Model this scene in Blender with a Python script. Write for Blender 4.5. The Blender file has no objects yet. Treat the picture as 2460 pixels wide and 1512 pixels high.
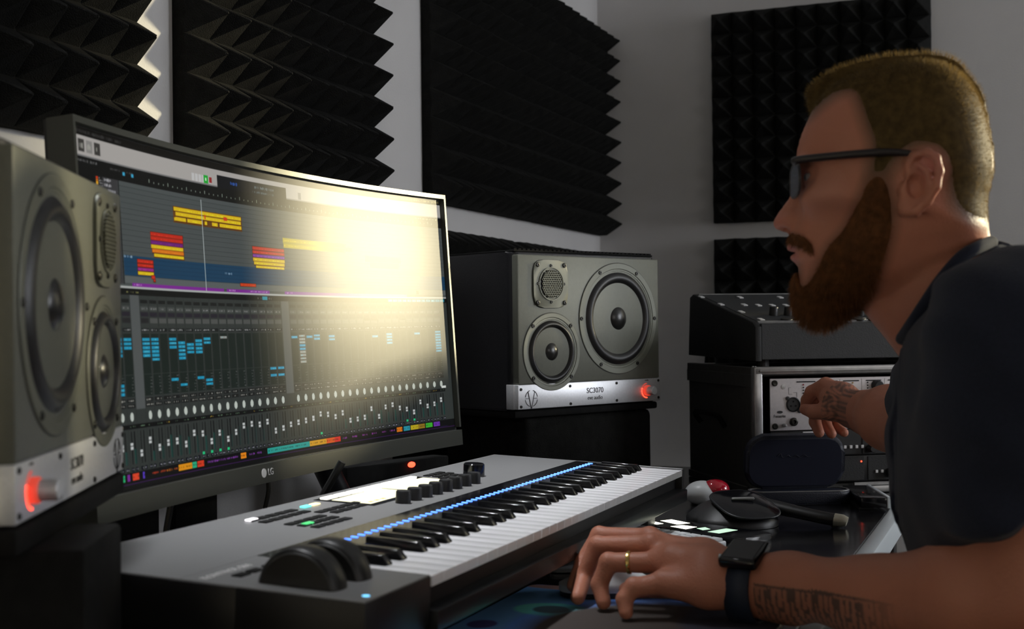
import bpy, bmesh, math, random
import numpy as np
from mathutils import Vector, Matrix
random.seed(7); rng = np.random.default_rng(7)
SC = bpy.context.scene
COL = SC.collection
R_ = math.radians

# ------------------------------------------------------------------ camera, exposure, light
F_PX = 3105.0
YAW, PITCH, ROLL = R_(21.977), R_(.5234), R_(-.6456)
CAM = np.array([0, 0, 1.04])
Fv = np.array([-math.sin(YAW)*math.cos(PITCH), math.cos(YAW)*math.cos(PITCH), math.sin(PITCH)])
Rv0 = np.array([math.cos(YAW), math.sin(YAW), 0.0]); Uv0 = np.cross(Rv0, Fv)
Rv = Rv0*math.cos(ROLL)+Uv0*math.sin(ROLL); Uv = -Rv0*math.sin(ROLL)+Uv0*math.cos(ROLL)
def at(u, v, d):            # a point of the room from where the photo shows it and how far away it is
    return CAM+(Fv+Rv*(u-1230)/F_PX-Uv*(v-756)/F_PX)*d
def atz(u, v, z):
    d = Fv+Rv*(u-1230)/F_PX-Uv*(v-756)/F_PX
    return CAM+d*(z-CAM[2])/d[2]
cd = bpy.data.cameras.new('camera'); cam = bpy.data.objects.new('camera', cd); COL.objects.link(cam)
cam.matrix_world = Matrix((( *[Rv[0], Uv[0], -Fv[0]], CAM[0]), (Rv[1], Uv[1], -Fv[1], CAM[1]), (Rv[2], Uv[2], -Fv[2], CAM[2]), (0, 0, 0, 1)))
cd.sensor_fit = 'HORIZONTAL'; cd.sensor_width = 36.0; cd.lens = F_PX/2460*36.0
cd.clip_start = .05
cd.dof.use_dof = True; cd.dof.focus_distance = 1.85; cd.dof.aperture_fstop = 7.8
SC.camera = cam
SC.view_settings.view_transform = 'Standard'; SC.view_settings.look = 'None'
SC.view_settings.exposure = 0.0; SC.view_settings.gamma = 1.0; SC.view_settings.use_curve_mapping = False

W = bpy.data.worlds.new('world'); SC.world = W; W.use_nodes = True
W.node_tree.nodes['Background'].inputs[0].default_value = (.75, .85, 1, 1)
W.node_tree.nodes['Background'].inputs[1].default_value = .35
def area(name, loc, aim, sx, sy, power, col):
    l = bpy.data.lights.new(name, 'AREA'); l.shape = 'RECTANGLE'; l.size = sx; l.size_y = sy; l.energy = power; l.color = col
    o = bpy.data.objects.new(name, l); COL.objects.link(o); o.location = loc
    d = Vector(aim)-Vector(loc); o.rotation_euler = d.to_track_quat('-Z', 'Y').to_euler()
    return o
WIN = (.44, .66, 1.10, 1.94)           # window 1 in the wall behind the man: x0, x1, z0, z1
WIN_HAIR = (1.42, 1.95, 1.42, 2.30)         # window 2, unseen, added further right so sun reaches the hair
BACK_Y = 3.316; LEFT_X = -1.08; RIGHT_X = 2.6; FRONT_Y = -1.6; CEIL = 2.55
WIN2 = (2.3, 3.2, 1.0, 2.1)           # window 3 in the right wall: y0, y1, z0, z1
WIN_FILL = (-.2, .7, 1.05, 2.1)             # window 4, unseen, added in the right wall as weak fill on the face
area('daylight_window_one', ((WIN[0]+WIN[1])/2, BACK_Y+.16, (WIN[2]+WIN[3])/2), ((WIN[0]+WIN[1])/2-.3, 0, (WIN[2]+WIN[3])/2-.35), WIN[1]-WIN[0], WIN[3]-WIN[2], 2.6, (1, .90, .55))
area('added_hair_light', ((WIN_HAIR[0]+WIN_HAIR[1])/2, BACK_Y+.16, (WIN_HAIR[2]+WIN_HAIR[3])/2), (0, 0, 1.2), WIN_HAIR[1]-WIN_HAIR[0], WIN_HAIR[3]-WIN_HAIR[2], 14, (.9, .95, 1))
area('daylight_window_three', (RIGHT_X+.16, (WIN2[0]+WIN2[1])/2, (WIN2[2]+WIN2[3])/2), (0, (WIN2[0]+WIN2[1])/2, 1.3), WIN2[1]-WIN2[0], WIN2[3]-WIN2[2], 42, (.92, .95, 1))
area('added_fill_light', (RIGHT_X+.16, (WIN_FILL[0]+WIN_FILL[1])/2, (WIN_FILL[2]+WIN_FILL[3])/2), (0, .9, 1.1), WIN_FILL[1]-WIN_FILL[0], WIN_FILL[3]-WIN_FILL[2], 9, (1, .93, .88))
sl_ = bpy.data.lights.new('low_sun', 'SUN'); sl_.energy = 11; sl_.angle = R_(6.5); sl_.color = (1, .87, .55)
st_ = area('added_overhead_strip', (-.92, 1.35, 2.50), (-.72, 1.35, .8), 1.0, .04, 2.3, (.95, .97, 1)); st_.data.spread = R_(29); st_.matrix_world = Matrix(((0, -.993, -.12, -.92), (1, 0, 0, 1.40), (0, -.12, .993, 2.50), (0, 0, 0, 1)))  # added unseen strip without a fixture, brightens the piano keys
so_ = bpy.data.objects.new('low_sun', sl_); COL.objects.link(so_); so_.location = (3, 5, 3); so_.rotation_euler = Vector((-1.61, -1.93, -.35)).to_track_quat('-Z', 'Y').to_euler()

# ------------------------------------------------------------------ materials
def mat(name, col, rough=.5, metal=0, spec=.5, noise=0, scale=30, bump=0, bscale=200, emit=None, es=0, coat=0, sheen=0, trans=0, sss=0):
    m = bpy.data.materials.new(name); m.use_nodes = True; nt = m.node_tree; b = nt.nodes['Principled BSDF']
    b.inputs['Base Color'].default_value = (*col, 1); b.inputs['Roughness'].default_value = rough
    b.inputs['Metallic'].default_value = metal; b.inputs['Specular IOR Level'].default_value = spec
    if coat: b.inputs['Coat Weight'].default_value = coat; b.inputs['Coat Roughness'].default_value = .08
    if sheen: b.inputs['Sheen Weight'].default_value = sheen; b.inputs['Sheen Roughness'].default_value = .5
    if trans: b.inputs['Transmission Weight'].default_value = trans
    if sss: b.inputs['Subsurface Weight'].default_value = sss; b.inputs['Subsurface Radius'].default_value = (.012, .005, .003); b.inputs['Subsurface Scale'].default_value = 1.0
    tc = nt.nodes.new('ShaderNodeTexCoord')
    if noise:
        n = nt.nodes.new('ShaderNodeTexNoise'); n.inputs['Scale'].default_value = scale; n.inputs['Detail'].default_value = 4
        nt.links.new(tc.outputs['Object'], n.inputs['Vector'])
        r = nt.nodes.new('ShaderNodeMapRange'); r.inputs['From Min'].default_value = .3; r.inputs['From Max'].default_value = .7
        r.inputs['To Min'].default_value = 1-noise; r.inputs['To Max'].default_value = 1+noise; nt.links.new(n.outputs['Fac'], r.inputs['Value'])
        x = nt.nodes.new('ShaderNodeVectorMath'); x.operation = 'SCALE'; x.inputs[0].default_value = col
        nt.links.new(r.outputs[0], x.inputs['Scale']); nt.links.new(x.outputs[0], b.inputs['Base Color'])
    if bump:
        n2 = nt.nodes.new('ShaderNodeTexNoise'); n2.inputs['Scale'].default_value = bscale; n2.inputs['Detail'].default_value = 3
        nt.links.new(tc.outputs['Object'], n2.inputs['Vector'])
        bp = nt.nodes.new('ShaderNodeBump'); bp.inputs['Strength'].default_value = bump; bp.inputs['Distance'].default_value = .002
        nt.links.new(n2.outputs['Fac'], bp.inputs['Height']); nt.links.new(bp.outputs[0], b.inputs['Normal'])
    if emit: b.inputs['Emission Color'].default_value = (*emit, 1); b.inputs['Emission Strength'].default_value = es
    return m
M = {}
M['wall'] = mat('wall_paint', (.62, .61, .61), .85, noise=.03, scale=6, bump=.15, bscale=300)
M['ceiling'] = mat('ceiling_paint', (.6, .6, .6), .9, noise=.03, scale=4)
M['floor'] = mat('floor_laminate', (.10, .085, .07), .5, noise=.3, scale=9)
M['foam'] = mat('acoustic_foam', (.014, .0142, .0135), .97, spec=.15, noise=.25, scale=60, bump=.9, bscale=700)
M['black'] = mat('black_plastic', (.012, .012, .013), .45, bump=.1, bscale=900)
M['blackgloss'] = mat('black_gloss', (.006, .006, .008), .12)
M['satin'] = mat('satin_black_metal', (.02, .021, .024), .35, metal=.3)
M['blackmatte'] = mat('black_matte', (.008, .008, .008), .85, spec=.2, noise=.3, scale=80)
M['baffle'] = mat('grey_green_baffle', (.155, .16, .13), .42, metal=.25, noise=.04, scale=200, bump=.12, bscale=1200)
M['ring'] = mat('driver_ring', (.155, .16, .125), .42, metal=.25, bump=.1, bscale=1200)
M['cabinet'] = mat('cabinet_black', (.010, .010, .013), .38, bump=.15, bscale=600)
M['silver'] = mat('brushed_aluminium', (.78, .79, .82), .42, metal=.55, noise=.05, scale=300)
M['cone'] = mat('woven_cone', (.72, .76, .90), .34, metal=.4, noise=.08, scale=250)
M['rubber'] = mat('rubber_surround', (.014, .014, .014), .4)
M['dustcap'] = mat('dust_cap', (.015, .015, .014), .28)
M['screw'] = mat('dark_screw', (.035, .034, .03), .35, metal=.7)
M['ink'] = mat('printed_ink', (.02, .02, .022), .6)
M['white_ink'] = mat('white_ink', (.8, .8, .8), .5)
M['greytext'] = mat('grey_ink', (.75, .75, .75), .5)
M['redled'] = mat('red_led', (.3, .0, .0), .4, emit=(1, .05, .02), es=5)
M['redglow'] = mat('red_lit_knob_skirt', (.6, .1, .08), .4, emit=(1, .08, .04), es=.5)
M['blueled'] = mat('blue_led', (.05, .1, .5), .4, emit=(.06, .22, 1), es=3.2)
M['bezel'] = mat('monitor_bezel', (.075, .078, .066), .35, metal=.4)
M['monback'] = mat('monitor_back', (.02, .02, .02), .5)
M['kbbody'] = mat('anodised_dark_top', (.21, .21, .212), .46, metal=.35, bump=.05, bscale=1500)
M['whitekey'] = mat('ivory_white_key', (.90, .90, .92), .2)
M['blackkey'] = mat('gloss_black_key', (.008, .008, .009), .13)
M['desk'] = mat('gloss_black_desktop', (.010, .010, .012), .14, noise=.3, scale=40, bump=.03, bscale=90)
M['whiteedge'] = mat('white_desk_edge', (.82, .90, .95), .25)
M['whiteplastic'] = mat('white_plastic', (.70, .72, .74), .35)
M['alu'] = mat('worn_aluminium', (.42, .42, .42), .38, metal=.8, noise=.15, scale=50)
M['casegrey'] = mat('grey_case_laminate', (.045, .043, .040), .55, noise=.2, scale=80)
M['rackface'] = mat('pale_brushed_panel', (.82, .78, .80), .4, metal=.1, noise=.04, scale=200)
M['darkpanel'] = mat('dark_rack_panel', (.012, .012, .013), .45)
M['consoleblack'] = mat('console_side', (.010, .010, .010), .6, bump=.2, bscale=500)
M['consoletop'] = mat('console_grey', (.038, .040, .042), .5, bump=.1, bscale=500)
M['consolefront'] = mat('console_front', (.036, .037, .038), .6, bump=.2, bscale=500)
M['redgloss'] = mat('red_gloss', (.5, .01, .03), .08, coat=1)
M['navycase'] = mat('navy_leatherette', (.006, .009, .022), .5, bump=.3, bscale=500)
def thin_glass():
    m = bpy.data.materials.new('window_glass'); m.use_nodes = True; nt = m.node_tree; out = nt.nodes['Material Output']
    tr = nt.nodes.new('ShaderNodeBsdfTransparent'); gl = nt.nodes.new('ShaderNodeBsdfGlossy'); gl.inputs['Roughness'].default_value = .02; mx = nt.nodes.new('ShaderNodeMixShader'); mx.inputs[0].default_value = .06
    nt.links.new(tr.outputs[0], mx.inputs[1]); nt.links.new(gl.outputs[0], mx.inputs[2]); nt.links.new(mx.outputs[0], out.inputs[0]); return m
M['glass'] = thin_glass()
M['frame'] = mat('white_window_frame', (.75, .75, .73), .4)
M['gold'] = mat('gold', (.75, .52, .18), .22, metal=1)
M['brass'] = mat('brass_grille', (.14, .11, .03), .5, metal=.5)
M['greywood'] = mat('grey_wood', (.16, .15, .145), .6, noise=.2, scale=30)

# ------------------------------------------------------------------ mesh helpers
def link(name, me, m=None, parent=None, smooth=False, M4=None):
    o = bpy.data.objects.new(name, me); COL.objects.link(o)
    if m is not None:
        for mm in (m if isinstance(m, (list, tuple)) else [m]): me.materials.append(mm)
    if parent is not None: o.parent = parent
    if M4 is not None: o.matrix_local = M4
    if smooth: me.polygons.foreach_set('use_smooth', [True]*len(me.polygons))
    return o
def T(x=0, y=0, z=0): return Matrix.Translation((x, y, z))
def frame(p, ex, ey, ez):
    ex, ey, ez = [np.array(a, float)/np.linalg.norm(a) for a in (ex, ey, ez)]
    return Matrix(((ex[0], ey[0], ez[0], p[0]), (ex[1], ey[1], ez[1], p[1]), (ex[2], ey[2], ez[2], p[2]), (0, 0, 0, 1)))
class MB:
    def __init__(s): s.b = bmesh.new()
    def box(s, x0, x1, y0, y1, z0, z1, r=0, seg=2, mt=None, mi=0):
        res = bmesh.ops.create_cube(s.b, size=1); vs = res['verts']
        for v in vs: v.co = Vector((x0+(v.co.x+.5)*(x1-x0), y0+(v.co.y+.5)*(y1-y0), z0+(v.co.z+.5)*(z1-z0)))
        fs = set(f for v in vs for f in v.link_faces)
        for f in fs: f.material_index = mi
        if r > 0:
            es = list(set(e for v in vs for e in v.link_edges))
            rr = bmesh.ops.bevel(s.b, geom=es, offset=r, segments=seg, affect='EDGES', profile=.5); vs = list(set(rr['verts']) | set(v for f in rr['faces'] for v in f.verts) | set(v for v in vs if v.is_valid))
        if mt is not None: bmesh.ops.transform(s.b, matrix=mt, verts=[v for v in vs if v.is_valid])
        return s
    def lathe(s, prof, n=48, axis='y', c=(0, 0, 0), sx=1, sz=1, mt=None, close=False):
        # profile (radius, along); axis y: along = -y is outwards
        rings = []; vs = []
        for r, h in prof:
            ring = []
            if r < 1e-7:
                v = s.b.verts.new(s._p(0, h, 0, axis, c, sx, sz)); ring = [v]*n; vs.append(v)
            else:
                for i in range(n):
                    v = s.b.verts.new(s._p(r, h, 2*math.pi*i/n, axis, c, sx, sz)); ring.append(v); vs.append(v)
            rings.append(ring)
        pr = list(zip(rings, rings[1:]))
        if close: pr.append((rings[-1], rings[0]))
        for a, b in pr:
            for i in range(n):
                j = (i+1) % n; q = []
                for v in (a[i], a[j], b[j], b[i]):
                    if v not in q: q.append(v)
                if len(q) > 2:
                    try: s.b.faces.new(q)
                    except ValueError: pass
        if mt is not None: bmesh.ops.transform(s.b, matrix=mt, verts=vs)
        return s
    def _p(s, r, h, a, axis, c, sx, sz):
        if axis == 'y': return (c[0]+r*math.cos(a)*sx, c[1]+h, c[2]+r*math.sin(a)*sz)
        if axis == 'z': return (c[0]+r*math.cos(a)*sx, c[1]+r*math.sin(a)*sz, c[2]+h)
        return (c[0]+h, c[1]+r*math.cos(a)*sx, c[2]+r*math.sin(a)*sz)
    def prism(s, pts, y0, y1, axis='y', r=0, mt=None):   # closed outline in the plane across the axis
        def P(a, b, h): return (a, h, b) if axis == 'y' else ((a, b, h) if axis == 'z' else (h, a, b))
        A = [s.b.verts.new(P(a, b, y0)) for a, b in pts]; B = [s.b.verts.new(P(a, b, y1)) for a, b in pts]
        f1 = s.b.faces.new(A); f2 = s.b.faces.new(B[::-1]); n = len(pts)
        for i in range(n): s.b.faces.new((A[i], B[i], B[(i+1) % n], A[(i+1) % n]))
        vs = A+B
        if r > 0:
            rr = bmesh.ops.bevel(s.b, geom=list(f1.edges)+list(f2.edges), offset=r, segments=2, affect='EDGES', profile=.5)
            vs = list(set(v for v in vs if v.is_valid) | set(v for f in rr['faces'] for v in f.verts))
        if mt is not None: bmesh.ops.transform(s.b, matrix=mt, verts=vs)
        return s
    def tube(s, pts, r, n=10, cap=True):
        pts = [Vector(p) for p in pts]; rr = r if hasattr(r, '__len__') else [r]*len(pts)
        rings = []; up = None
        for i, p in enumerate(pts):
            d = (pts[min(i+1, len(pts)-1)]-pts[max(i-1, 0)]).normalized()
            if up is None: up = Vector((0, 0, 1)) if abs(d.z) < .9 else Vector((1, 0, 0))
            a = d.cross(up).normalized(); up = a.cross(d).normalized()
            rings.append([s.b.verts.new(p+(a*math.cos(2*math.pi*k/n)+up*math.sin(2*math.pi*k/n))*rr[i]) for k in range(n)])
        for A, B in zip(rings, rings[1:]):
            for k in range(n): s.b.faces.new((A[k], A[(k+1) % n], B[(k+1) % n], B[k]))
        if cap: s.b.faces.new(rings[0][::-1]); s.b.faces.new(rings[-1])
        return s
    def build(s, name, m, parent=None, smooth=False, M4=None, sharp=35):
        bmesh.ops.recalc_face_normals(s.b, faces=s.b.faces[:])
        me = bpy.data.meshes.new(name); s.b.to_mesh(me); s.b.free()
        o = link(name, me, m, parent, False, M4)
        if smooth:
            me.polygons.foreach_set('use_smooth', [True]*len(me.polygons))
            me.set_sharp_from_angle(angle=R_(sharp))
        return o
def box(name, m, parent, x0, x1, y0, y1, z0, z1, r=0, seg=2, mt=None, M4=None):
    return MB().box(x0, x1, y0, y1, z0, z1, r, seg, mt).build(name, m, parent, smooth=r > 0, M4=M4)
def pymesh(name, V, Fc, m=None, parent=None, smooth=False, M4=None):
    me = bpy.data.meshes.new(name); me.from_pydata([tuple(map(float, v)) for v in V], [], [tuple(map(int, f)) for f in Fc]); me.update()
    return link(name, me, m, parent, smooth, M4)
def fastmesh(name, V, Q):
    me = bpy.data.meshes.new(name); V = np.asarray(V, np.float32); Q = np.asarray(Q, np.int32); k = Q.shape[1]
    me.vertices.add(len(V)); me.vertices.foreach_set('co', V.ravel())
    me.loops.add(Q.size); me.loops.foreach_set('vertex_index', Q.ravel())
    me.polygons.add(len(Q)); me.polygons.foreach_set('loop_start', np.arange(0, Q.size, k, dtype=np.int32))
    me.polygons.foreach_set('loop_total', np.full(len(Q), k, np.int32)); me.update(calc_edges=True); me.validate()
    return me
def text(name, s, size, m, parent, M4, ext=.0002, ax='CENTER', sx=1, bold=0, shear=0):
    c = bpy.data.curves.new(name, 'FONT'); c.body = s; c.size = size; c.align_x = ax; c.align_y = 'CENTER'; c.extrude = ext; c.offset = bold; c.shear = shear
    c.resolution_u = 3
    o = bpy.data.objects.new(name, c); COL.objects.link(o); bpy.context.view_layer.update()
    me = bpy.data.meshes.new_from_object(o.evaluated_get(bpy.context.evaluated_depsgraph_get())); bpy.data.objects.remove(o); bpy.data.curves.remove(c)
    me.name = name; 
    while len(me.materials): me.materials.pop()
    return link(name, me, m, parent, False, M4 @ Matrix.Diagonal((sx, 1, 1, 1)))
ONFACE = Matrix(((1, 0, 0, 0), (0, 0, -1, 0), (0, 1, 0, 0), (0, 0, 0, 1)))   # text plane: x right, z up, reads from -y
def thing(name, label, cat, M4=None, group=None):
    o = bpy.data.objects.new(name, None); COL.objects.link(o); o.empty_display_size = .05
    if M4 is not None: o.matrix_world = M4
    return tag(o, label, cat, group)
def tag(o, label, cat, group=None):
    o['label'] = label; o['category'] = cat
    if group: o['group'] = group
    return o
def struct(o): o['kind'] = 'structure'; return o
def stuff(o): o['kind'] = 'stuff'; return o
def copy_part(o, parent, M4=None):
    c = o.copy(); COL.objects.link(c); c.parent = parent
    if M4 is not None: c.matrix_local = M4
    return c
def rotz(a, x=0, y=0, z=0): return T(x, y, z) @ Matrix.Rotation(R_(a), 4, 'Z')

# ------------------------------------------------------------------ room shell
def wall_with_holes(name, x0, x1, z0, z1, holes, t, M4):
    mb = MB(); x = x0
    for hx0, hx1, hz0, hz1 in sorted(holes):
        mb.box(x, hx0, 0, t, z0, z1); mb.box(hx0, hx1, 0, t, z0, hz0); mb.box(hx0, hx1, 0, t, hz1, z1); x = hx1
    mb.box(x, x1, 0, t, z0, z1)
    return struct(mb.build(name, M['wall'], M4=M4))
wall_with_holes('wall_back', LEFT_X, RIGHT_X, 0, CEIL, [WIN, WIN_HAIR], .08, T(0, BACK_Y, 0))
wall_with_holes('wall_right', -BACK_Y, -FRONT_Y, 0, CEIL, [(-WIN2[1], -WIN2[0], WIN2[2], WIN2[3]), (-WIN_FILL[1], -WIN_FILL[0], WIN_FILL[2], WIN_FILL[3])], .14, rotz(-90, RIGHT_X, 0, 0))
struct(box('wall_left', M['wall'], None, LEFT_X-.14, LEFT_X, FRONT_Y, BACK_Y+.14, 0, CEIL))
struct(box('wall_front', M['wall'], None, LEFT_X-.14, RIGHT_X+.14, FRONT_Y-.14, FRONT_Y, 0, CEIL))
struct(box('ceiling', M['ceiling'], None, LEFT_X-.14, RIGHT_X+.14, FRONT_Y-.14, BACK_Y+.14, CEIL, CEIL+.1))
struct(box('floor', M['floor'], None, LEFT_X-.14, RIGHT_X+.14, FRONT_Y-.14, BACK_Y+.14, -.1, 0))
for nm, M4, w, h in (('window_1', T(WIN[0], BACK_Y+.03, WIN[2]), WIN[1]-WIN[0], WIN[3]-WIN[2]), ('added_window_2', T(WIN_HAIR[0], BACK_Y+.03, WIN_HAIR[2]), WIN_HAIR[1]-WIN_HAIR[0], WIN_HAIR[3]-WIN_HAIR[2]),
                     ('window_3', rotz(-90, RIGHT_X+.03, WIN2[1], WIN2[2]), WIN2[1]-WIN2[0], WIN2[3]-WIN2[2]), ('added_window_4', rotz(-90, RIGHT_X+.03, WIN_FILL[1], WIN_FILL[2]), WIN_FILL[1]-WIN_FILL[0], WIN_FILL[3]-WIN_FILL[2])):
    mb = MB(); e = .045 if w > .4 else .014
    for a in ((0, w, 0, e), (0, w, h-e, h), (0, e, e, h-e), (w-e, w, e, h-e))+(((w/2-.022, w/2+.022, .045, h-.045),) if w > .4 else ()):
        mb.box(a[0], a[1], 0, .045, a[2], a[3])
    f = struct(mb.build(nm, M['frame'], M4=M4))
    for k in range(2 if w > .4 else 1):
        a = e if k == 0 else w/2+.022; b = w/2-.022 if k == 0 and w > .4 else w-e
        box('pane', M['glass'], f, a, b, .028, .032, e, h-e)

# ------------------------------------------------------------------ acoustic foam
P_ = .0541
def foam_mesh(nc, nr, pitch, base, tip):
    b = bmesh.new(); V = {}
    sub = 1
    g = {}
    for j in range(nr*2+1):
        for i in range(nc*2+1):
            h = tip if (i % 2 and j % 2) else base
            jx = rng.normal(0, .0006, 2)
            if i in (0, nc*2) or j in (0, nr*2): jx = (0, 0)
            g[i, j] = b.verts.new((i*pitch/2+jx[0], -h, j*pitch/2+jx[1]))
    for j in range(nr):
        for i in range(nc):
            c = g[2*i+1, 2*j+1]
            ring = [g[2*i, 2*j], g[2*i+1, 2*j], g[2*i+2, 2*j], g[2*i+2, 2*j+1], g[2*i+2, 2*j+2], g[2*i+1, 2*j+2], g[2*i, 2*j+2], g[2*i, 2*j+1]]
            for k in range(8): b.faces.new((ring[k], ring[(k+1) % 8], c))
    # back and sides
    bk = {}
    edge = [(i, 0) for i in range(nc*2)]+[(nc*2, j) for j in range(nr*2)]+[(i, nr*2) for i in range(nc*2, 0, -1)]+[(0, j) for j in range(nr*2, 0, -1)]
    bv = [b.verts.new((g[e].co.x, 0, g[e].co.z)) for e in edge]
    for k in range(len(edge)): b.faces.new((g[edge[k]], bv[k], bv[(k+1) % len(edge)], g[edge[(k+1) % len(edge)]]))
    b.faces.new(bv)
    bmesh.ops.recalc_face_normals(b, faces=b.faces[:])
    # soften the tips and ridges a little, as cut foam is
    tips = [g[2*i+1, 2*j+1] for i in range(nc) for j in range(nr)]
    es = list(set(e for v in tips for e in v.link_edges if abs((e.other_vert(v).co-v.co).z) > 1e-3 and abs((e.other_vert(v).co-v.co).x) > pitch*.3))
    bmesh.ops.bevel(b, geom=es, offset=.0016, segments=1, affect='EDGES')
    me = bpy.data.meshes.new('acoustic_foam_panel'); b.to_mesh(me); b.free(); me.materials.append(M['foam']); return me
fm = foam_mesh(10, 10, P_, .022, .076)
def foam(label, M4, group=None, me=None):
    o = bpy.data.objects.new('acoustic_foam_panel', me or fm); COL.objects.link(o); o.matrix_world = M4
    return tag(o, label, 'acoustic panel', group)
ZB = 1.281
def LW(y, z): return rotz(90, LEFT_X, y, z)
foam('black pyramid foam tile at upper left, cut by the frame edge, above the near speaker', LW(1.326-9.5*P_, 1.272))
foam('second black pyramid foam tile on the left wall, between two pale wall gaps', LW(1.481-.5*P_, ZB))
foam('third black foam tile on the left wall, above the far top corner of the monitor', LW(3.282-19.5*P_-.001, ZB))
foam('black pyramid foam tile nearest the room corner on the left wall, with saw-tooth right edge', LW(3.282-9.5*P_+.001, ZB))
foam('low black foam tile on the left wall behind the monitor edge and far speaker', LW(2.09, 1.228-10*P_))
foam('low black foam tile in the room corner, its top just showing above the far speaker', LW(2.672, 1.228-10*P_))
foam('upper black pyramid foam tile on the back wall behind the man\'s head', T(-.764, BACK_Y, 1.842-10*P_), None)
foam('lower black foam tile on the back wall behind the man\'s beard, above the console', T(-.764, BACK_Y, 1.2585-10*P_))
# ------------------------------------------------------------------ desk
DZ = .745
t = thing('desk', 'long glossy black desktop with a pale blue-white front edge strip', 'desk')
DX0, DX1, DY0, DY1 = -1.0, -.215, .25, 2.62
box('desktop', M['desk'], t, DX0, DX1, DY0, DY1, DZ-.03, DZ, .002, 1)
box('edge_strip', M['whiteedge'], t, DX1, DX1+.022, DY0, DY1, DZ-.034, DZ+.001, .003)['label'] = 'pale blue-white edge strip'
for x, y in ((DX0+.06, DY0+.05), (DX1-.06, DY0+.05), (DX0+.06, DY1-.06), (DX1-.06, DY1-.06)):
    box('leg', M['black'], t, x-.025, x+.025, y-.025, y+.025, 0, DZ-.03, .003)

# ------------------------------------------------------------------ curved monitor
a, tl = R_(-.606), R_(3.638)
ml = np.array([math.sin(a), math.cos(a), 0]); mu = np.array([-math.sin(tl)*math.cos(a), math.sin(tl)*math.sin(a), math.cos(tl)])
mb_ = np.cross(mu, ml)      # backwards
MON = frame((-.823, .984, .856), ml, mb_, mu)
t = thing('curved_monitor', 'wide curved grey-framed monitor showing a music mixing program', 'monitor', MON)
MW, MH, MRAD = .86, .392, 2.3
def mcurve(x, y=0):         # bend a flat point onto the curved panel; ends reach the flat chord
    k = x-MW/2; return y+(math.sqrt(MRAD**2-k**2)-math.sqrt(MRAD**2-(MW/2)**2))
def slab(name, m, x0, x1, z0, z1, y0, y1, parent, n=32, M4=None, uv=False):
    V = []; Fc = []
    for i in range(n+1):
        x = x0+(x1-x0)*i/n; c = mcurve(x)
        V += [(x, c+y0, z0), (x, c+y0, z1), (x, c+y1, z1), (x, c+y1, z0)]
    for i in range(n):
        p, q = 4*i, 4*i+4
        for k in range(4): Fc.append((p+k, q+k, q+(k+1) % 4, p+(k+1) % 4))
    Fc += [(0, 1, 2, 3), (4*n+3, 4*n+2, 4*n+1, 4*n)]
    o = pymesh(name, V, Fc, m, parent)
    b = bmesh.new(); b.from_mesh(o.data); bmesh.ops.recalc_face_normals(b, faces=b.faces[:]); b.to_mesh(o.data); b.free()
    o.data.polygons.foreach_set('use_smooth', [True]*len(o.data.polygons)); o.data.set_sharp_from_angle(angle=R_(30))
    return o
slab('housing', M['monback'], 0.001, MW-.001, .002, MH-.001, .006, .034, t)
slab('rear_bulge', M['monback'], .18, MW-.18, .05, MH-.05, .034, .058, t)
slab('bezel', M['bezel'], 0, MW, MH-.0065, MH, -.002, .03, t)
slab('bezel', M['bezel'], 0, .0045, .028, MH-.0065, -.002, .03, t, 2)
slab('bezel', M['bezel'], MW-.0045, MW, .028, MH-.0065, -.002, .03, t, 2)
slab('chin', M['bezel'], 0, MW, 0, .0235, -.003, .036, t)['label'] = 'thick lower bezel strip'
# logo on the chin: a round face mark and two letters
cy = mcurve(.356)-.0045
lg = MB().lathe([(.0055, 0), (.0055, -.0006), (0, -.0006)], 20, c=(.351, mcurve(.351)-.0028, .0125)).build('logo', M['white_ink'], t)
text('lettering', 'LG', .0115, M['white_ink'], t, T(.366, cy+.001, .0125) @ ONFACE, sx=.9)
# screen picture, drawn pixel by pixel: print on a flat thing
SX0, SX1, SZ0, SZ1 = .006, MW-.006, .0245, MH-.008
TW, TH = 2048, 880
img = np.zeros((TH, TW, 3), np.float32)
def X_(x): return int(round((x-SX0)/(SX1-SX0)*TW))
def Z_(z): return int(round((z-SZ0)/(SZ1-SZ0)*TH))
def rect(x0, x1, z0, z1, c, al=1):
    a0, a1, b0, b1 = X_(x0), max(X_(x1), X_(x0)+1), Z_(z0), max(Z_(z1), Z_(z0)+1)
    img[max(b0, 0):b1, max(a0, 0):a1] = img[max(b0, 0):b1, max(a0, 0):a1]*(1-al)+np.array(c)/255.*al
def scrawl(x0, x1, z, h, c, dens=.6):   # unreadably small lettering
    x = x0
    while x < x1:
        w = random.uniform(.0006, .0014)
        if random.random() < dens: rect(x, x+w, z-h/2*random.uniform(.5, 1), z+h/2*random.uniform(.5, 1), c, .8)
        x += w*1.3
TOP = SZ1
rect(SX0, SX1, SZ0, SZ1, (8, 9, 10))
rect(SX0, SX1, TOP-.0075, TOP, (10, 8, 6)); scrawl(.72, .85, TOP-.004, .004, (210, 190, 120), .8); scrawl(.01, .10, TOP-.004, .004, (60, 60, 60), .7)
rect(SX0, SX1, .3555, TOP-.0078, (176, 172, 168))
rect(SX0, SX1, .3555, .357, (120, 120, 120))
for k, x in enumerate((.018, .033, .048)): rect(x, x+.011, .3605, .3725, (60, 58, 56) if k != 1 else (140, 138, 135)); scrawl(x+.002, x+.009, .366, .007, (180, 180, 170))
for k in range(6): rect(.244+k*.0075, .250+k*.0075, .358, .3665, (200, 200, 200) if k < 4 else (190, 186, 186))
rect(.270, .2795, .3575, .367, (30, 170, 50)); rect(.2735, .276, .3605, .364, (220, 255, 220)); rect(.282, .288, .359, .3655, (150, 40, 40))
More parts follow.
